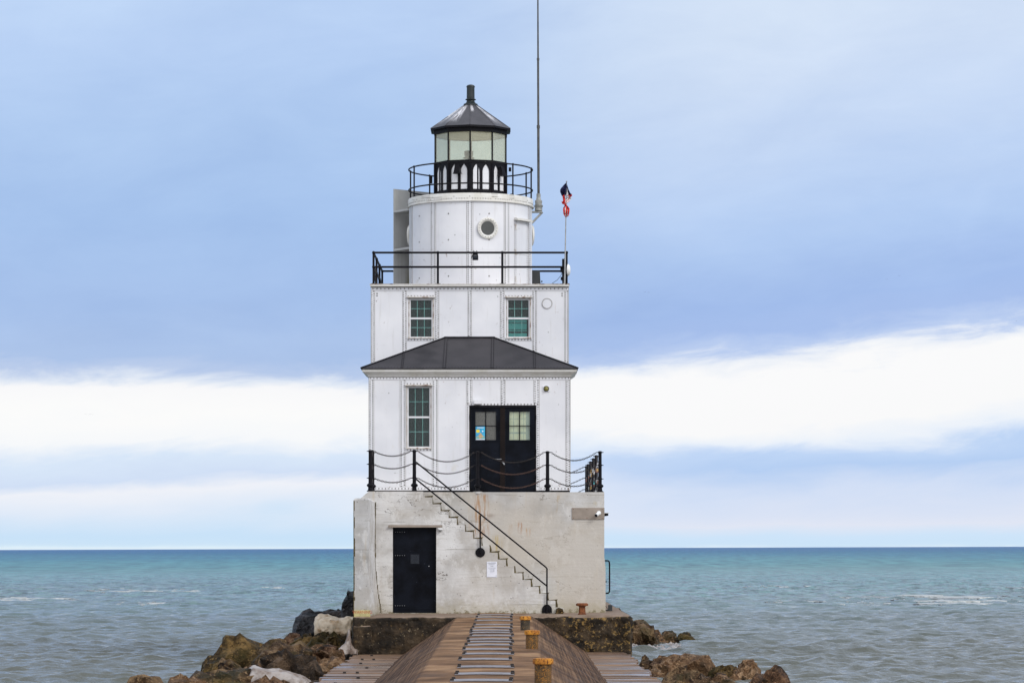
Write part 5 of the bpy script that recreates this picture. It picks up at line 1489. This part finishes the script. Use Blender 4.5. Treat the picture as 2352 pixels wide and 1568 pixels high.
# ------------------------------------------------------------------ rocks
def rock(name, outline, zbot_py, d, depth, mat, label, cat, seed, amp=0.055, sub=5, exp=2.6, group=None, extra=None):
    """A boulder whose skyline follows 'outline' (px, py points, left to right) at distance d; real depth, closed all round."""
    r_ = random.Random(seed); so = Vector((seed * 3.7, seed * 1.3, seed * 2.1))
    px0, px1 = outline[0][0], outline[-1][0]
    x0, x1 = X(px0, d), X(px1, d)
    zb_ = Z(zbot_py, d)
    ox = [X(p, d) for p, _ in outline]; oz = [Z(q, d) for _, q in outline]
    bm = bmesh.new(); bmesh.ops.create_icosphere(bm, subdivisions=sub, radius=1.0)
    W, Hh = x1 - x0, max(oz) - zb_
    size = min(W, Hh, depth)
    # each rock gets its own few flat breaks
    planes = [(Vector((r_.uniform(-1, 1), r_.uniform(-1, 0.6), r_.uniform(-0.2, 1))).normalized(), r_.uniform(0.62, 0.86)) for _ in range(9)]
    for v in bm.verts:
        a, b_, c = v.co
        for n, h in planes:
            dt = n.x * a * 0.25 + n.y * b_ + n.z * c
            if dt > h:
                q = (h - dt) * 0.8
                b_ += n.y * q; c += n.z * q * 0.35
        rr = math.sqrt(max(1 - a * a, 1e-4))
        cn = max(-1, min(1, c / rr)); bn = max(-1, min(1, b_ / rr))
        ang = math.atan2(cn, bn); e_ = 2.0 / exp
        cc = math.copysign(abs(math.sin(ang)) ** e_, math.sin(ang)); bb = math.copysign(abs(math.cos(ang)) ** e_, math.cos(ang))
        rad = min(1.0, math.hypot(cn, bn)); cc *= rad; bb *= rad
        t = 0.5 + 0.5 * a * (1.0 - 0.06 * (1 - abs(a)))
        x = x0 + W * t
        top = float(np.interp(x, ox, oz))
        end = min(1.0, (1 - abs(a)) / 0.16) ** 0.5
        zc = zb_ + (top - zb_) * (0.5 + 0.5 * cc)
        y = d + depth * 0.5 * bb * (0.25 + 0.75 * rr ** 0.6) * (0.4 + 0.6 * end) + 0.25 * (zc - zb_)
        p = Vector((x, y, zc))
        v.co = p
    bm.normal_update()
    base = Vector(((x0 + x1) / 2, d, zb_))
    mv = {}
    for v in bm.verts:
        p = v.co
        n1 = mnoise.fractal(p * (1.6 / max(size, .3)) + so, 1.0, 2.1, 6)
        n2 = mnoise.ridged_multi_fractal(p * (2.2 / max(size, .3)) + so, 0.9, 2.2, 4, 1.0, 2.0) - 1.0
        n3 = mnoise.fractal(p * 6 + so, 0.9, 2.2, 4)
        dist_, pts_ = mnoise.voronoi((p + Vector((0, 0, 0))) * (1.9 / max(size, .3)) + so + Vector((n1, n3, n1)) * 0.35)
        crack = 1.0 if name.startswith('ice') else min(dist_[1] - dist_[0], 0.22) / 0.22
        mv[v] = v.normal * size * amp * (2.3 * n1 + 1.1 * n2 + 0.9 * n3 - 0.3 - 3.2 * (1 - crack) ** 2)
    for v, q in mv.items(): v.co += q
    for v in bm.verts: v.co -= base
    me = bpy.data.meshes.new(name); bm.to_mesh(me); bm.free()
    me.materials.append(M[mat])
    ice = name.startswith('ice')
    me.polygons.foreach_set('use_smooth', [ice] * len(me.polygons))
    o = bpy.data.objects.new(name, me); COL.objects.link(o); o.location = base
    if not ice:
        dm = o.modifiers.new('broken faces', 'DECIMATE'); dm.ratio = 0.075
    tag(o, label, cat, group)
    return o
GL = 'boulders of the breakwater'
def boulder(outline, zb_, d, depth, mat, label, seed, **kw):
    return rock('boulder', outline, zb_, d, depth, mat, label, 'boulder', seed, group=GL, **kw)
# beside the buttress and along the left of the pier
boulder([(782, 1425), (785, 1390), (791, 1368), (800, 1352), (812, 1352), (824, 1362), (828, 1420)], 1450, 74.5, 1.6, 'rock_slate', 'dark upright boulder standing behind the buttress', 1, amp=0.04)
boulder([(725, 1425), (745, 1405), (775, 1398), (795, 1392), (815, 1398), (826, 1430)], 1475, 76.5, 1.6, 'rock_dark', 'low black boulder between the slate slab and upright boulder', 2)
boulder([(671, 1440), (675, 1420), (692, 1404), (715, 1401), (742, 1407), (760, 1418), (770, 1450)], 1490, 74.5, 1.8, 'rock_slate', 'dark wet layered slate boulder beside the cream ice', 3, amp=0.04)
boulder([(632, 1482), (640, 1470), (650, 1461), (655, 1449), (668, 1447), (682, 1451), (697, 1462), (712, 1476), (716, 1490)], 1545, 72.5, 1.4, 'rock_red', 'reddish brown boulder below the layered slate', 4)
boulder([(662, 1484), (672, 1468), (690, 1460), (708, 1457), (720, 1470), (724, 1490)], 1540, 71.0, 1.2, 'rock_olive', 'small olive boulder wedged between the reddish and mossy ones', 5)
boulder([(696, 1488), (712, 1458), (728, 1448), (752, 1449), (780, 1457), (797, 1462), (800, 1495)], 1545, 70.2, 1.5, 'rock_olive', 'mossy olive boulder under the cream ice', 6)
boulder([(455, 1546), (468, 1530), (490, 1504), (503, 1480), (520, 1462), (540, 1457), (556, 1461), (572, 1470), (590, 1466), (602, 1476), (624, 1496), (640, 1520), (645, 1552)], 1600, 68.0, 2.4, 'rock_olive', 'big pointed olive brown boulder rising from the water', 7, amp=0.045)
boulder([(578, 1530), (590, 1505), (600, 1488), (615, 1475), (640, 1474), (672, 1481), (700, 1483), (722, 1486), (734, 1515)], 1590, 66.5, 2.0, 'rock_brown', 'broad pitted brown boulder behind the dark ice fringed one', 8, amp=0.06)
boulder([(694, 1520), (706, 1492), (724, 1478), (748, 1480), (770, 1488), (784, 1505), (788, 1530)], 1575, 67.2, 1.4, 'rock_red', 'knobbly red brown boulder below the ice spike', 9, amp=0.07)
boulder([(724, 1545), (738, 1514), (756, 1503), (775, 1508), (788, 1522), (790, 1552)], 1600, 63.8, 1.2, 'rock_tan', 'ochre tan boulder touching the timber deck', 10)
boulder([(492, 1548), (498, 1526), (512, 1512), (530, 1513), (548, 1524), (566, 1545)], 1595, 64.8, 1.1, 'rock_brown', 'small rounded grey brown boulder before the pointed one', 11)
boulder([(552, 1550), (566, 1530), (590, 1518), (612, 1508), (640, 1512), (650, 1550)], 1600, 64.0, 1.3, 'rock_tan', 'tan ridge boulder left of the ice fringed block', 12)
boulder([(574, 1570), (578, 1512), (592, 1500), (622, 1495), (655, 1494), (700, 1500), (728, 1515), (739, 1540), (742, 1590)], 1640, 62.0, 1.7, 'rock_ridge', 'large dark brown block with white ice along its foot', 13, amp=0.06, exp=4.0)
boulder([(415, 1572), (438, 1552), (470, 1541), (505, 1538), (540, 1535), (575, 1528), (600, 1532), (620, 1580)], 1630, 61.0, 2.0, 'rock_brown', 'long low brown boulder in front of the pointed one', 14)
boulder([(286, 1574), (298, 1560), (318, 1553), (345, 1550), (366, 1556), (382, 1575)], 1630, 59.5, 1.3, 'rock_brown', 'low brown boulder at the tip of the rock heap', 15)
boulder([(370, 1576), (392, 1558), (412, 1549), (440, 1550), (470, 1562), (480, 1585)], 1630, 58.8, 1.2, 'rock_tan', 'tan brown boulder next to the tip of the heap', 16)
boulder([(548, 1582), (575, 1562), (605, 1552), (632, 1553), (655, 1566), (668, 1590)], 1640, 57.4, 1.1, 'rock_red', 'rounded brown boulder before the white ice fringe', 17)
boulder([(450, 1590), (490, 1562), (525, 1556), (560, 1562), (585, 1590)], 1640, 56.9, 1.2, 'rock_olive', 'mottled olive boulder at the very front of the heap', 18)
boulder([(690, 1600), (720, 1560), (750, 1548), (780, 1545), (790, 1600)], 1650, 58.5, 1.0, 'rock_brown', 'shadowy brown boulder tucked under the deck edge', 19)
boulder([(768, 1530), (776, 1505), (790, 1494), (812, 1494), (822, 1515)], 1560, 68.6, 0.9, 'rock_dark', 'black wet boulder under the ice spike', 20)
# behind and to the right of the platform
boulder([(1440, 1460), (1450, 1422), (1466, 1419), (1485, 1424), (1500, 1436), (1508, 1452), (1512, 1478)], 1496, 87.0, 2.0, 'rock_brown', 'dark brown boulder against the platform side, largest of its row', 21)
boulder([(1466, 1484), (1480, 1462), (1498, 1446), (1510, 1443), (1524, 1460), (1538, 1482)], 1494, 88.5, 1.2, 'rock_tan', 'light brown wedge boulder in the splashing water', 22)
boulder([(1514, 1478), (1520, 1452), (1535, 1446), (1548, 1447), (1556, 1462), (1564, 1482)], 1492, 90.0, 1.0, 'rock_brown', 'split brown boulder leaning beside the wedge', 23, exp=4)
boulder([(1550, 1478), (1560, 1454), (1572, 1449), (1584, 1452), (1596, 1468), (1604, 1482)], 1490, 92.0, 1.3, 'rock_olive', 'olive boulder farthest out from the platform', 24)
boulder([(1466, 1545), (1472, 1508), (1480, 1503), (1492, 1508), (1506, 1522), (1518, 1545)], 1580, 67.0, 1.0, 'rock_brown', 'small pointed boulder at the corner of the timber deck', 25)
boulder([(1484, 1545), (1498, 1514), (1530, 1510), (1560, 1507), (1600, 1507), (1625, 1508), (1640, 1518), (1648, 1545)], 1585, 66.2, 1.6, 'rock_tan', 'long flat tan boulder at the waterline', 26, exp=4, amp=0.07)
boulder([(1506, 1585), (1520, 1558), (1540, 1540), (1556, 1522), (1572, 1519), (1590, 1526), (1608, 1534), (1626, 1552), (1636, 1600)], 1650, 60.5, 1.7, 'rock_brown', 'big faceted grey brown boulder beside the wet deck', 27, amp=0.06)
boulder([(1626, 1552), (1642, 1530), (1660, 1522), (1678, 1520), (1694, 1530), (1704, 1555)], 1590, 65.2, 1.2, 'rock_olive', 'low dark olive boulder between the tan slab and ochre one', 28)
boulder([(1682, 1552), (1696, 1532), (1704, 1516), (1716, 1510), (1730, 1512), (1742, 1522), (1748, 1556)], 1590, 64.6, 1.2, 'rock_tan', 'upright ochre boulder with a dark cleft', 29)
boulder([(1700, 1592), (1716, 1566), (1745, 1549), (1772, 1538), (1782, 1531), (1793, 1533), (1804, 1555), (1815, 1590)], 1650, 61.0, 1.6, 'rock_red', 'large brown boulder with a peak, farthest from the pier', 30, amp=0.05)
boulder([(1612, 1575), (1630, 1552), (1660, 1538), (1690, 1545), (1712, 1570), (1716, 1590)], 1640, 62.5, 1.3, 'rock_tan', 'pale tan boulder between the faceted and peaked ones', 31)
boulder([(1600, 1600), (1625, 1572), (1655, 1558), (1690, 1560), (1712, 1600)], 1650, 58.0, 1.2, 'rock_brown', 'front brown boulder below the pale tan one', 32)
boulder([(1506, 1600), (1524, 1572), (1550, 1566), (1590, 1568), (1612, 1600)], 1650, 57.6, 1.1, 'rock_olive', 'lichen speckled boulder in front of the faceted one', 33)
boulder([(1484, 1560), (1492, 1540), (1506, 1532), (1520, 1540), (1528, 1570)], 1600, 63.8, 1.0, 'rock_tan', 'pale tan rubble boulder touching the deck side', 34)
# broken block at the stair foot
rock('rubble_block', [(1276, 1409), (1278, 1397), (1284, 1394.5), (1293, 1397), (1295, 1409)], 1412, 71.3, 0.3, 'rock_olive', 'small mossy broken block at the foot of the stair', 'block', 41, amp=0.04, sub=4, exp=5)
# ice
rock('ice_mass', [(721, 1440), (724, 1422), (733, 1412), (752, 1410), (768, 1413), (785, 1418), (800, 1417), (812, 1420), (816, 1440)], 1462, 71.2, 0.9, 'icecream', 'cream stained lump of ice on the boulders by the warning sign', 'ice', 51, amp=0.05)
sp = rock('ice_spike', [(775, 1494), (780, 1487), (788, 1480), (793, 1473), (798, 1456), (800.5, 1443), (802, 1443), (804, 1458), (806, 1475), (812, 1487), (821, 1490), (823, 1496)], 1504, 67.6, 0.5, 'icewhite', 'white ice spike rising beside the dark concrete foot', 'ice', 52, amp=0.02)
rock('ice_fringe', [(564, 1552), (572, 1534), (580, 1526), (592, 1531), (615, 1535), (640, 1533), (662, 1540), (684, 1545), (700, 1552), (714, 1564), (720, 1582)], 1590, 60.6, 0.7, 'icewhite', 'long white fringe of ice along the dark block', 'ice', 53, amp=0.03)

# ------------------------------------------------------------------ water
def water():
    rows = []; y = 20.0
    while y < 54: rows.append(y); y += 1.0
    while y < 330:
        rows.append(y); y += 0.075 * max(1.0, (y / 75.0) ** 1.5)
    while y < 40000: rows.append(y); y *= 1.05
    rows = np.array(rows)
    nc = 680
    u = np.linspace(-1, 1, nc)
    ext = np.array([1.08, 1.25, 1.6, 2.4, 4.0, 8.0, 16.0])
    u = np.concatenate([-ext[::-1], u, ext])
    hw = 9.5 + 0.185 * rows
    Xg = u[None, :] * hw[:, None]; Yg = np.repeat(rows[:, None], len(u), 1)
    rs = np.random.RandomState(5)
    Zg = np.zeros_like(Xg); Sx = np.zeros_like(Xg); Sy = np.zeros_like(Xg)
    lam = np.exp(rs.uniform(math.log(0.30), math.log(2.6), 90))
    for L in lam:
        th = rs.normal(0, 0.75) - math.pi / 2 + 0.25
        k = 2 * math.pi / L; ph = rs.uniform(0, 2 * math.pi)
        amp = 0.0084 * L ** 0.9
        sp_ = 0.075 * np.maximum(1.0, (Yg / 75.0) ** 1.5)
        fade = np.clip((L / sp_ - 2.5) / 3.0, 0, 1)
        # packets: waves come in groups
        env = 0.65 + 0.35 * np.sin(Xg * rs.uniform(-.25, .25) + Yg * rs.uniform(-.2, .2) + rs.uniform(0, 6))
        arg = k * (math.cos(th) * Xg + math.sin(th) * Yg) + ph
        Zg += amp * fade * env * np.cos(arg)
        Sx -= 0.7 * amp * fade * env * math.cos(th) * np.sin(arg); Sy -= 0.7 * amp * fade * env * math.sin(th) * np.sin(arg)
    inner = (np.abs(u) <= 1.0)[None, :]
    Zg *= np.clip((Yg - 22) / 10, 0, 1)
    Zg = Zg + WATER + TILT * Xg
    V = np.stack([Xg + Sx, Yg + Sy, Zg], -1).reshape(-1, 3).astype(np.float32)
    nr_, nc_ = Xg.shape
    idx = np.arange(nr_ * nc_).reshape(nr_, nc_)
    Fq = np.stack([idx[:-1, :-1], idx[:-1, 1:], idx[1:, 1:], idx[1:, :-1]], -1).reshape(-1, 4).astype(np.int32)
    me = bpy.data.meshes.new('water')
    me.vertices.add(len(V)); me.vertices.foreach_set('co', V.ravel())
    me.loops.add(Fq.size); me.loops.foreach_set('vertex_index', Fq.ravel())
    me.polygons.add(len(Fq)); me.polygons.foreach_set('loop_start', np.arange(0, Fq.size, 4, dtype=np.int32))
    me.polygons.foreach_set('use_smooth', np.ones(len(Fq), dtype=bool))
    me.update(calc_edges=True); me.materials.append(M['water'])
    o = bpy.data.objects.new('water', me); COL.objects.link(o); o['kind'] = 'structure'
water()

# drifting ice and foam
def wd(py): return F * (CZ - WATER) / (py - HY)        # distance at which the lake surface shows on this row
def floe(label, px0, px1, py0, py1, seed, mats=('slush', 'darkslush'), dens=1.0, big=()):
    r_ = random.Random(seed); b = MB()
    def patch(px, py, wpx, hpx, h, mi):
        d = wd(py); x = X(px, d); rx = wpx * d / F / 2; ry = hpx / 2 * d * d / (F * (CZ - WATER))
        zw = WATER + TILT * x
        n = 16; top = []; bot = []
        for i in range(n):
            a = 2 * math.pi * i / n; q = 1 + 0.45 * mnoise.noise(Vector((math.cos(a) * 1.4 + seed + px, math.sin(a) * 1.4, py)))
            top.append((x + rx * q * math.cos(a) * 0.96, d + ry * q * math.sin(a) * 0.96, zw + h * (0.7 + 0.5 * r_.random()))); bot.append((x + rx * q * math.cos(a), d + ry * q * math.sin(a), zw - 0.12))
        c = (x + rx * .1, d, zw + h * 1.3)
        b.add(top + bot + [c], [(i, (i + 1) % n, 32) for i in range(n)] + [(i, n + i, n + (i + 1) % n, (i + 1) % n) for i in range(n)], mi)
    for p in big: patch(*p)
    k_ = int((px1 - px0) * dens / 5)
    for i in range(k_):
        t = r_.random()
        py = py0 + (py1 - py0) * r_.random(); px = px0 + (px1 - px0) * t
        w = r_.uniform(3, 13) * (1 if r_.random() < 0.8 else 2.4)
        patch(px, py, w, r_.uniform(0.5, 1.3), r_.uniform(0.02, 0.07), 0 if r_.random() < 0.55 else 1)
    o = b.build('ice_floe', [M[m] for m in mats], loc=(X((px0 + px1) / 2, wd((py0 + py1) / 2)), wd((py0 + py1) / 2), WATER))
    return tag(o, label, 'ice floe', 'drifting ice on the lake')
floe('wide cream and white ice floe with dark slush, largest on the lake', 1920, 2345, 1371, 1393, 3, dens=1.1,
     big=[(2215, 1384, 250, 4.0, 0.06, 0), (2190, 1390.5, 170, 3.4, 0.05, 0), (2000, 1375, 120, 3.2, 0.05, 1), (2110, 1372.5, 110, 3, 0.08, 0), (2210, 1376, 160, 3.2, 0.07, 0), (2170, 1379, 90, 2.5, 0.07, 1)])
floe('thin white line of slush beyond the right rocks', 1760, 1900, 1382, 1386, 4, dens=0.7, big=[(1830, 1384, 90, 1.6, 0.05, 0)])
floe('faint far streak of slush on teal water to the right', 1700, 1860, 1347, 1352, 5, dens=0.5)
floe('white slush streak cut by the frame edge', -30, 172, 1369, 1376, 6, dens=0.4, big=[(60, 1371, 215, 2.0, 0.05, 0), (20, 1375, 130, 1.8, 0.05, 0)])
floe('broken white slush bank in mid water, left of the rocks', 255, 440, 1380, 1389, 7, dens=0.9, big=[(375, 1383.5, 130, 2.2, 0.06, 0)])
floe('long far row of white slush crumbs', 195, 480, 1349, 1357, 8, dens=0.7, big=[(300, 1355.5, 190, 1.3, 0.05, 0), (425, 1356, 70, 1.2, 0.05, 0)])
floe('short far white slush streak nearest the lighthouse', 580, 700, 1347, 1349.5, 9, dens=0.2, big=[(655, 1348.5, 90, 0.8, 0.03, 0)])
floe('tiny patch of slush at the far edge by the horizon', 2270, 2352, 1353, 1355, 10, dens=0.5)
def foam():
    b = MB(); r_ = random.Random(8)
    for i in range(90):
        px = 1452 + 115 * r_.random() ** 1.5; py = 1484 + r_.uniform(-8, 14) * (1 - (px - 1460) / 190)
        d = wd(py); x = X(px, d); rx = r_.uniform(0.05, 0.26); ry = r_.uniform(0.12, 0.5); n = 10
        zz = WATER + 0.03 + r_.uniform(0, 0.07)
        v = [(x + rx * math.cos(2 * math.pi * i_ / n) * r_.uniform(.6, 1.2), d + ry * math.sin(2 * math.pi * i_ / n) * r_.uniform(.6, 1.2), zz - 0.08) for i_ in range(n)] + [(x, d, zz + 0.03)]
        b.add(v, [(i_, (i_ + 1) % n, n) for i_ in range(n)])
    o = b.build('foam', M['icewhite'], smooth=True); o['kind'] = 'stuff'; o['label'] = 'white foam where waves break on the rocks'
foam()

# far gulls
def gull(px, py, d, s, lab):
    b = MB(); x, y, z = P(px, py, d)
    b.tube([(x, y - 0.22 * s, z), (x, y - .1 * s, z + .01), (x, y + 0.1 * s, z), (x, y + 0.25 * s, z)], [0.02 * s, 0.07 * s, 0.06 * s, 0.015 * s], 8)
    for sg in (-1, 1):
        q = [(x, y - .08 * s, z + .03), (x + sg * .35 * s, y - .02 * s, z + 0.17 * s), (x + sg * 0.75 * s, y + .12 * s, z + .08 * s), (x + sg * .35 * s, y + .12 * s, z + .15 * s), (x, y + .1 * s, z + .03)]
        b.add(q + [(a, c, e - 0.02 * s) for a, c, e in q], [(0, 1, 3, 4), (1, 2, 3), (5, 6, 8, 9), (6, 7, 8), (0, 1, 6, 5), (1, 2, 7, 6), (2, 3, 8, 7), (3, 4, 9, 8)])
    o = b.build('bird', M['antenna'], loc=(x, y, z))
    tag(o, lab, 'bird', 'far birds over the lake')
for px, py in ((1481, 671), (1490, 671.5)): gull(px, py, 1500, 0.9, 'tiny far bird against the dark cloud, one of a pair')
gull(2037, 641, 1500, 0.8, 'tiny far bird under the pale cloud, lower of two'); gull(2066, 633.5, 1500, 0.8, 'tiny far bird under the pale cloud, higher of two'); gull(2335, 737, 1500, 0.8, 'tiny lone far bird just above the white cloud band')
for i in range(6): gull(196 + i * 3.6, 950.5 + 0.7 * (i % 3), 1800, 0.7, 'tiny far bird of the flock in the white cloud band')

# ------------------------------------------------------------------ sky, sun, camera
world = bpy.data.worlds.new('World'); scene.world = world; world.use_nodes = True
world.node_tree.nodes.clear()
k = NT(world.node_tree)
SUN = Vector((0.62, -0.62, 0.64)).normalized()
sky = k.n('ShaderNodeTexSky'); sky.sky_type = 'NISHITA'; sky.sun_disc = False
sky.sun_elevation = math.asin(SUN.z); sky.sun_rotation = math.atan2(SUN.x, SUN.y)
tc = k.n('ShaderNodeTexCoord').outputs['Generated']
sp3 = k.n('ShaderNodeSeparateXYZ'); k.l(tc, sp3.inputs[0]); sx_, sy_, sz_ = sp3.outputs
hl = k.m('SQRT', k.m('ADD', k.m('MULTIPLY', sx_, sx_), k.m('MULTIPLY', sy_, sy_)))
el = k.m('DIVIDE', sz_, k.m('MAXIMUM', hl, 0.001))
az = k.m('ARCTAN2', sx_, sy_)
def skyvec(a, b, c):
    cm = k.n('ShaderNodeCombineXYZ'); k.l(k.m('MULTIPLY', az, a), cm.inputs[0])
    k.l(k.m('ADD', k.m('MULTIPLY', el, b), k.m('MULTIPLY', az, -0.08 * b)), cm.inputs[1]); cm.inputs[2].default_value = c
    return cm.outputs[0]
wisp = k.m('SUBTRACT', k.noise(skyvec(26.0, 95.0, 0.0), 1.0, 8, 0.62, 0.4), 0.5)
billow = k.m('SUBTRACT', k.noise(skyvec(7.0, 26.0, 1.3), 1.0, 4, 0.5, 0.2), 0.5)
broad = k.m('SUBTRACT', k.noise(skyvec(5.0, 14.0, 3.7), 1.0, 5, 0.5), 0.5)
mottle = k.m('SUBTRACT', k.noise(skyvec(16.0, 42.0, 6.1), 1.0, 7, 0.6, 0.3), 0.5)
u = k.m('ADD', k.m('MULTIPLY', az, F / 2352.0), 0.5)
uc = k.rng(u, 0.0, 1.0, 0, 1, 'LINEAR')
edge = k.m('MULTIPLY', k.ramp(uc, [(0.0, 0.634), (0.15, 0.640), (0.36, 0.655), (0.5, 0.672), (0.58, 0.682), (0.68, 0.715), (0.77, 0.755), (0.86, 0.785), (1.0, 0.822)], 'B_SPLINE'), 600.0)
w0 = k.m('DIVIDE', k.m('MULTIPLY', el, F), edge)
low = k.m('MULTIPLY', k.rng(w0, 0.04, 0.30), k.rng(w0, 1.0, 0.75, 0.35, 1.0))
w = k.m('ADD', w0, k.m('ADD', k.m('MULTIPLY', wisp, k.rng(w0, 0.05, 0.6, 0.06, 0.26)), k.m('MULTIPLY', billow, k.m('MULTIPLY', low, 0.60))))
t = k.m('DIVIDE', w, 4.0)
def stops(lst): return [(a / 4.0, srgb(*c)) for a, c in lst]
cl = k.ramp(t, stops([(0.0, (224, 241, 252)), (0.018, (206, 230, 250)), (0.07, (202, 228, 251)), (0.19, (225, 236, 251)), (0.33, (240, 243, 251)), (0.42, (210, 225, 248)), (0.53, (217, 232, 251)), (0.66, (248, 250, 253)), (0.80, (253, 253, 253)), (0.95, (250, 250, 252)), (1.0, (226, 234, 247)), (1.06, (186, 204, 236)), (1.13, (170, 194, 233)), (1.44, (164, 191, 234)), (1.95, (167, 196, 238)), (2.47, (177, 204, 242)), (3.0, (188, 212, 247)), (3.3, (194, 217, 249))]))
cr = k.ramp(t, stops([(0.0, (224, 240, 252)), (0.018, (205, 229, 250)), (0.06, (207, 230, 252)), (0.125, (226, 232, 247)), (0.23, (212, 225, 248)), (0.36, (182, 208, 245)), (0.44, (192, 215, 248)), (0.54, (236, 243, 253)), (0.66, (251, 251, 252)), (0.94, (252, 252, 253)), (0.99, (236, 241, 250)), (1.04, (188, 207, 242)), (1.12, (166, 191, 237)), (1.25, (163, 190, 237)), (1.55, (176, 202, 242)), (2.02, (194, 214, 245)), (2.44, (207, 223, 247)), (2.7, (212, 227, 248))]))
front = k.mix(k.rng(u, 0.34, 0.74), cl, cr)
up = k.rng(w0, 0.95, 1.25)
gain = k.m('ADD', 1.0, k.m('MULTIPLY', up, k.m('ADD', k.m('MULTIPLY', broad, 0.34), k.m('MULTIPLY', mottle, 0.30))))
mul = k.n('ShaderNodeMix', data_type='RGBA', blend_type='MULTIPLY'); mul.inputs[0].default_value = 1.0
cg = k.n('ShaderNodeCombineColor'); k.l(gain, cg.inputs[0]); k.l(k.m('ADD', k.m('MULTIPLY', gain, 0.8), 0.2), cg.inputs[1]); k.l(k.m('ADD', k.m('MULTIPLY', gain, 0.45), 0.55), cg.inputs[2])
k.l(front, mul.inputs[6]); k.l(cg.outputs[0], mul.inputs[7])
front = mul.outputs[2]
high = k.mix(k.rng(el, 0.20, 0.9), front, (0.66, 0.74, 0.88))
lit = k.mix(k.rng(sy_, 0.25, -0.6), high, (1.12, 1.15, 1.24))
bg1 = k.n('ShaderNodeBackground'); k.l(sky.outputs[0], bg1.inputs[0]); bg1.inputs[1].default_value = 0.09
bg2 = k.n('ShaderNodeBackground'); k.l(lit, bg2.inputs[0]); bg2.inputs[1].default_value = 1.0
mx = k.n('ShaderNodeMixShader'); mx.inputs[0].default_value = 0.97
k.l(bg1.outputs[0], mx.inputs[1]); k.l(bg2.outputs[0], mx.inputs[2])
wo = k.n('ShaderNodeOutputWorld'); k.l(mx.outputs[0], wo.inputs[0])

sun = bpy.data.lights.new('sun', 'SUN'); sun.energy = 1.5; sun.angle = R(22); sun.color = (1.0, 0.97, 0.93)
so = bpy.data.objects.new('sun', sun); COL.objects.link(so)
so.rotation_euler = (-SUN).to_track_quat('-Z', 'Y').to_euler()

cam = bpy.data.cameras.new('camera'); co = bpy.data.objects.new('camera', cam); COL.objects.link(co)
cam.sensor_width = 36.0; cam.lens = 36.0 * F / 2352.0
cam.shift_x = 0.0; cam.shift_y = (HY - 784.0) / 2352.0
cam.clip_start = 0.5; cam.clip_end = 100000
co.location = (0, 0, CZ); co.rotation_euler = (R(90), 0, 0)
scene.camera = co
vs = scene.view_settings
vs.view_transform = 'Standard'; vs.look = 'None'; vs.exposure = 0.0; vs.gamma = 1.0; vs.use_curve_mapping = False
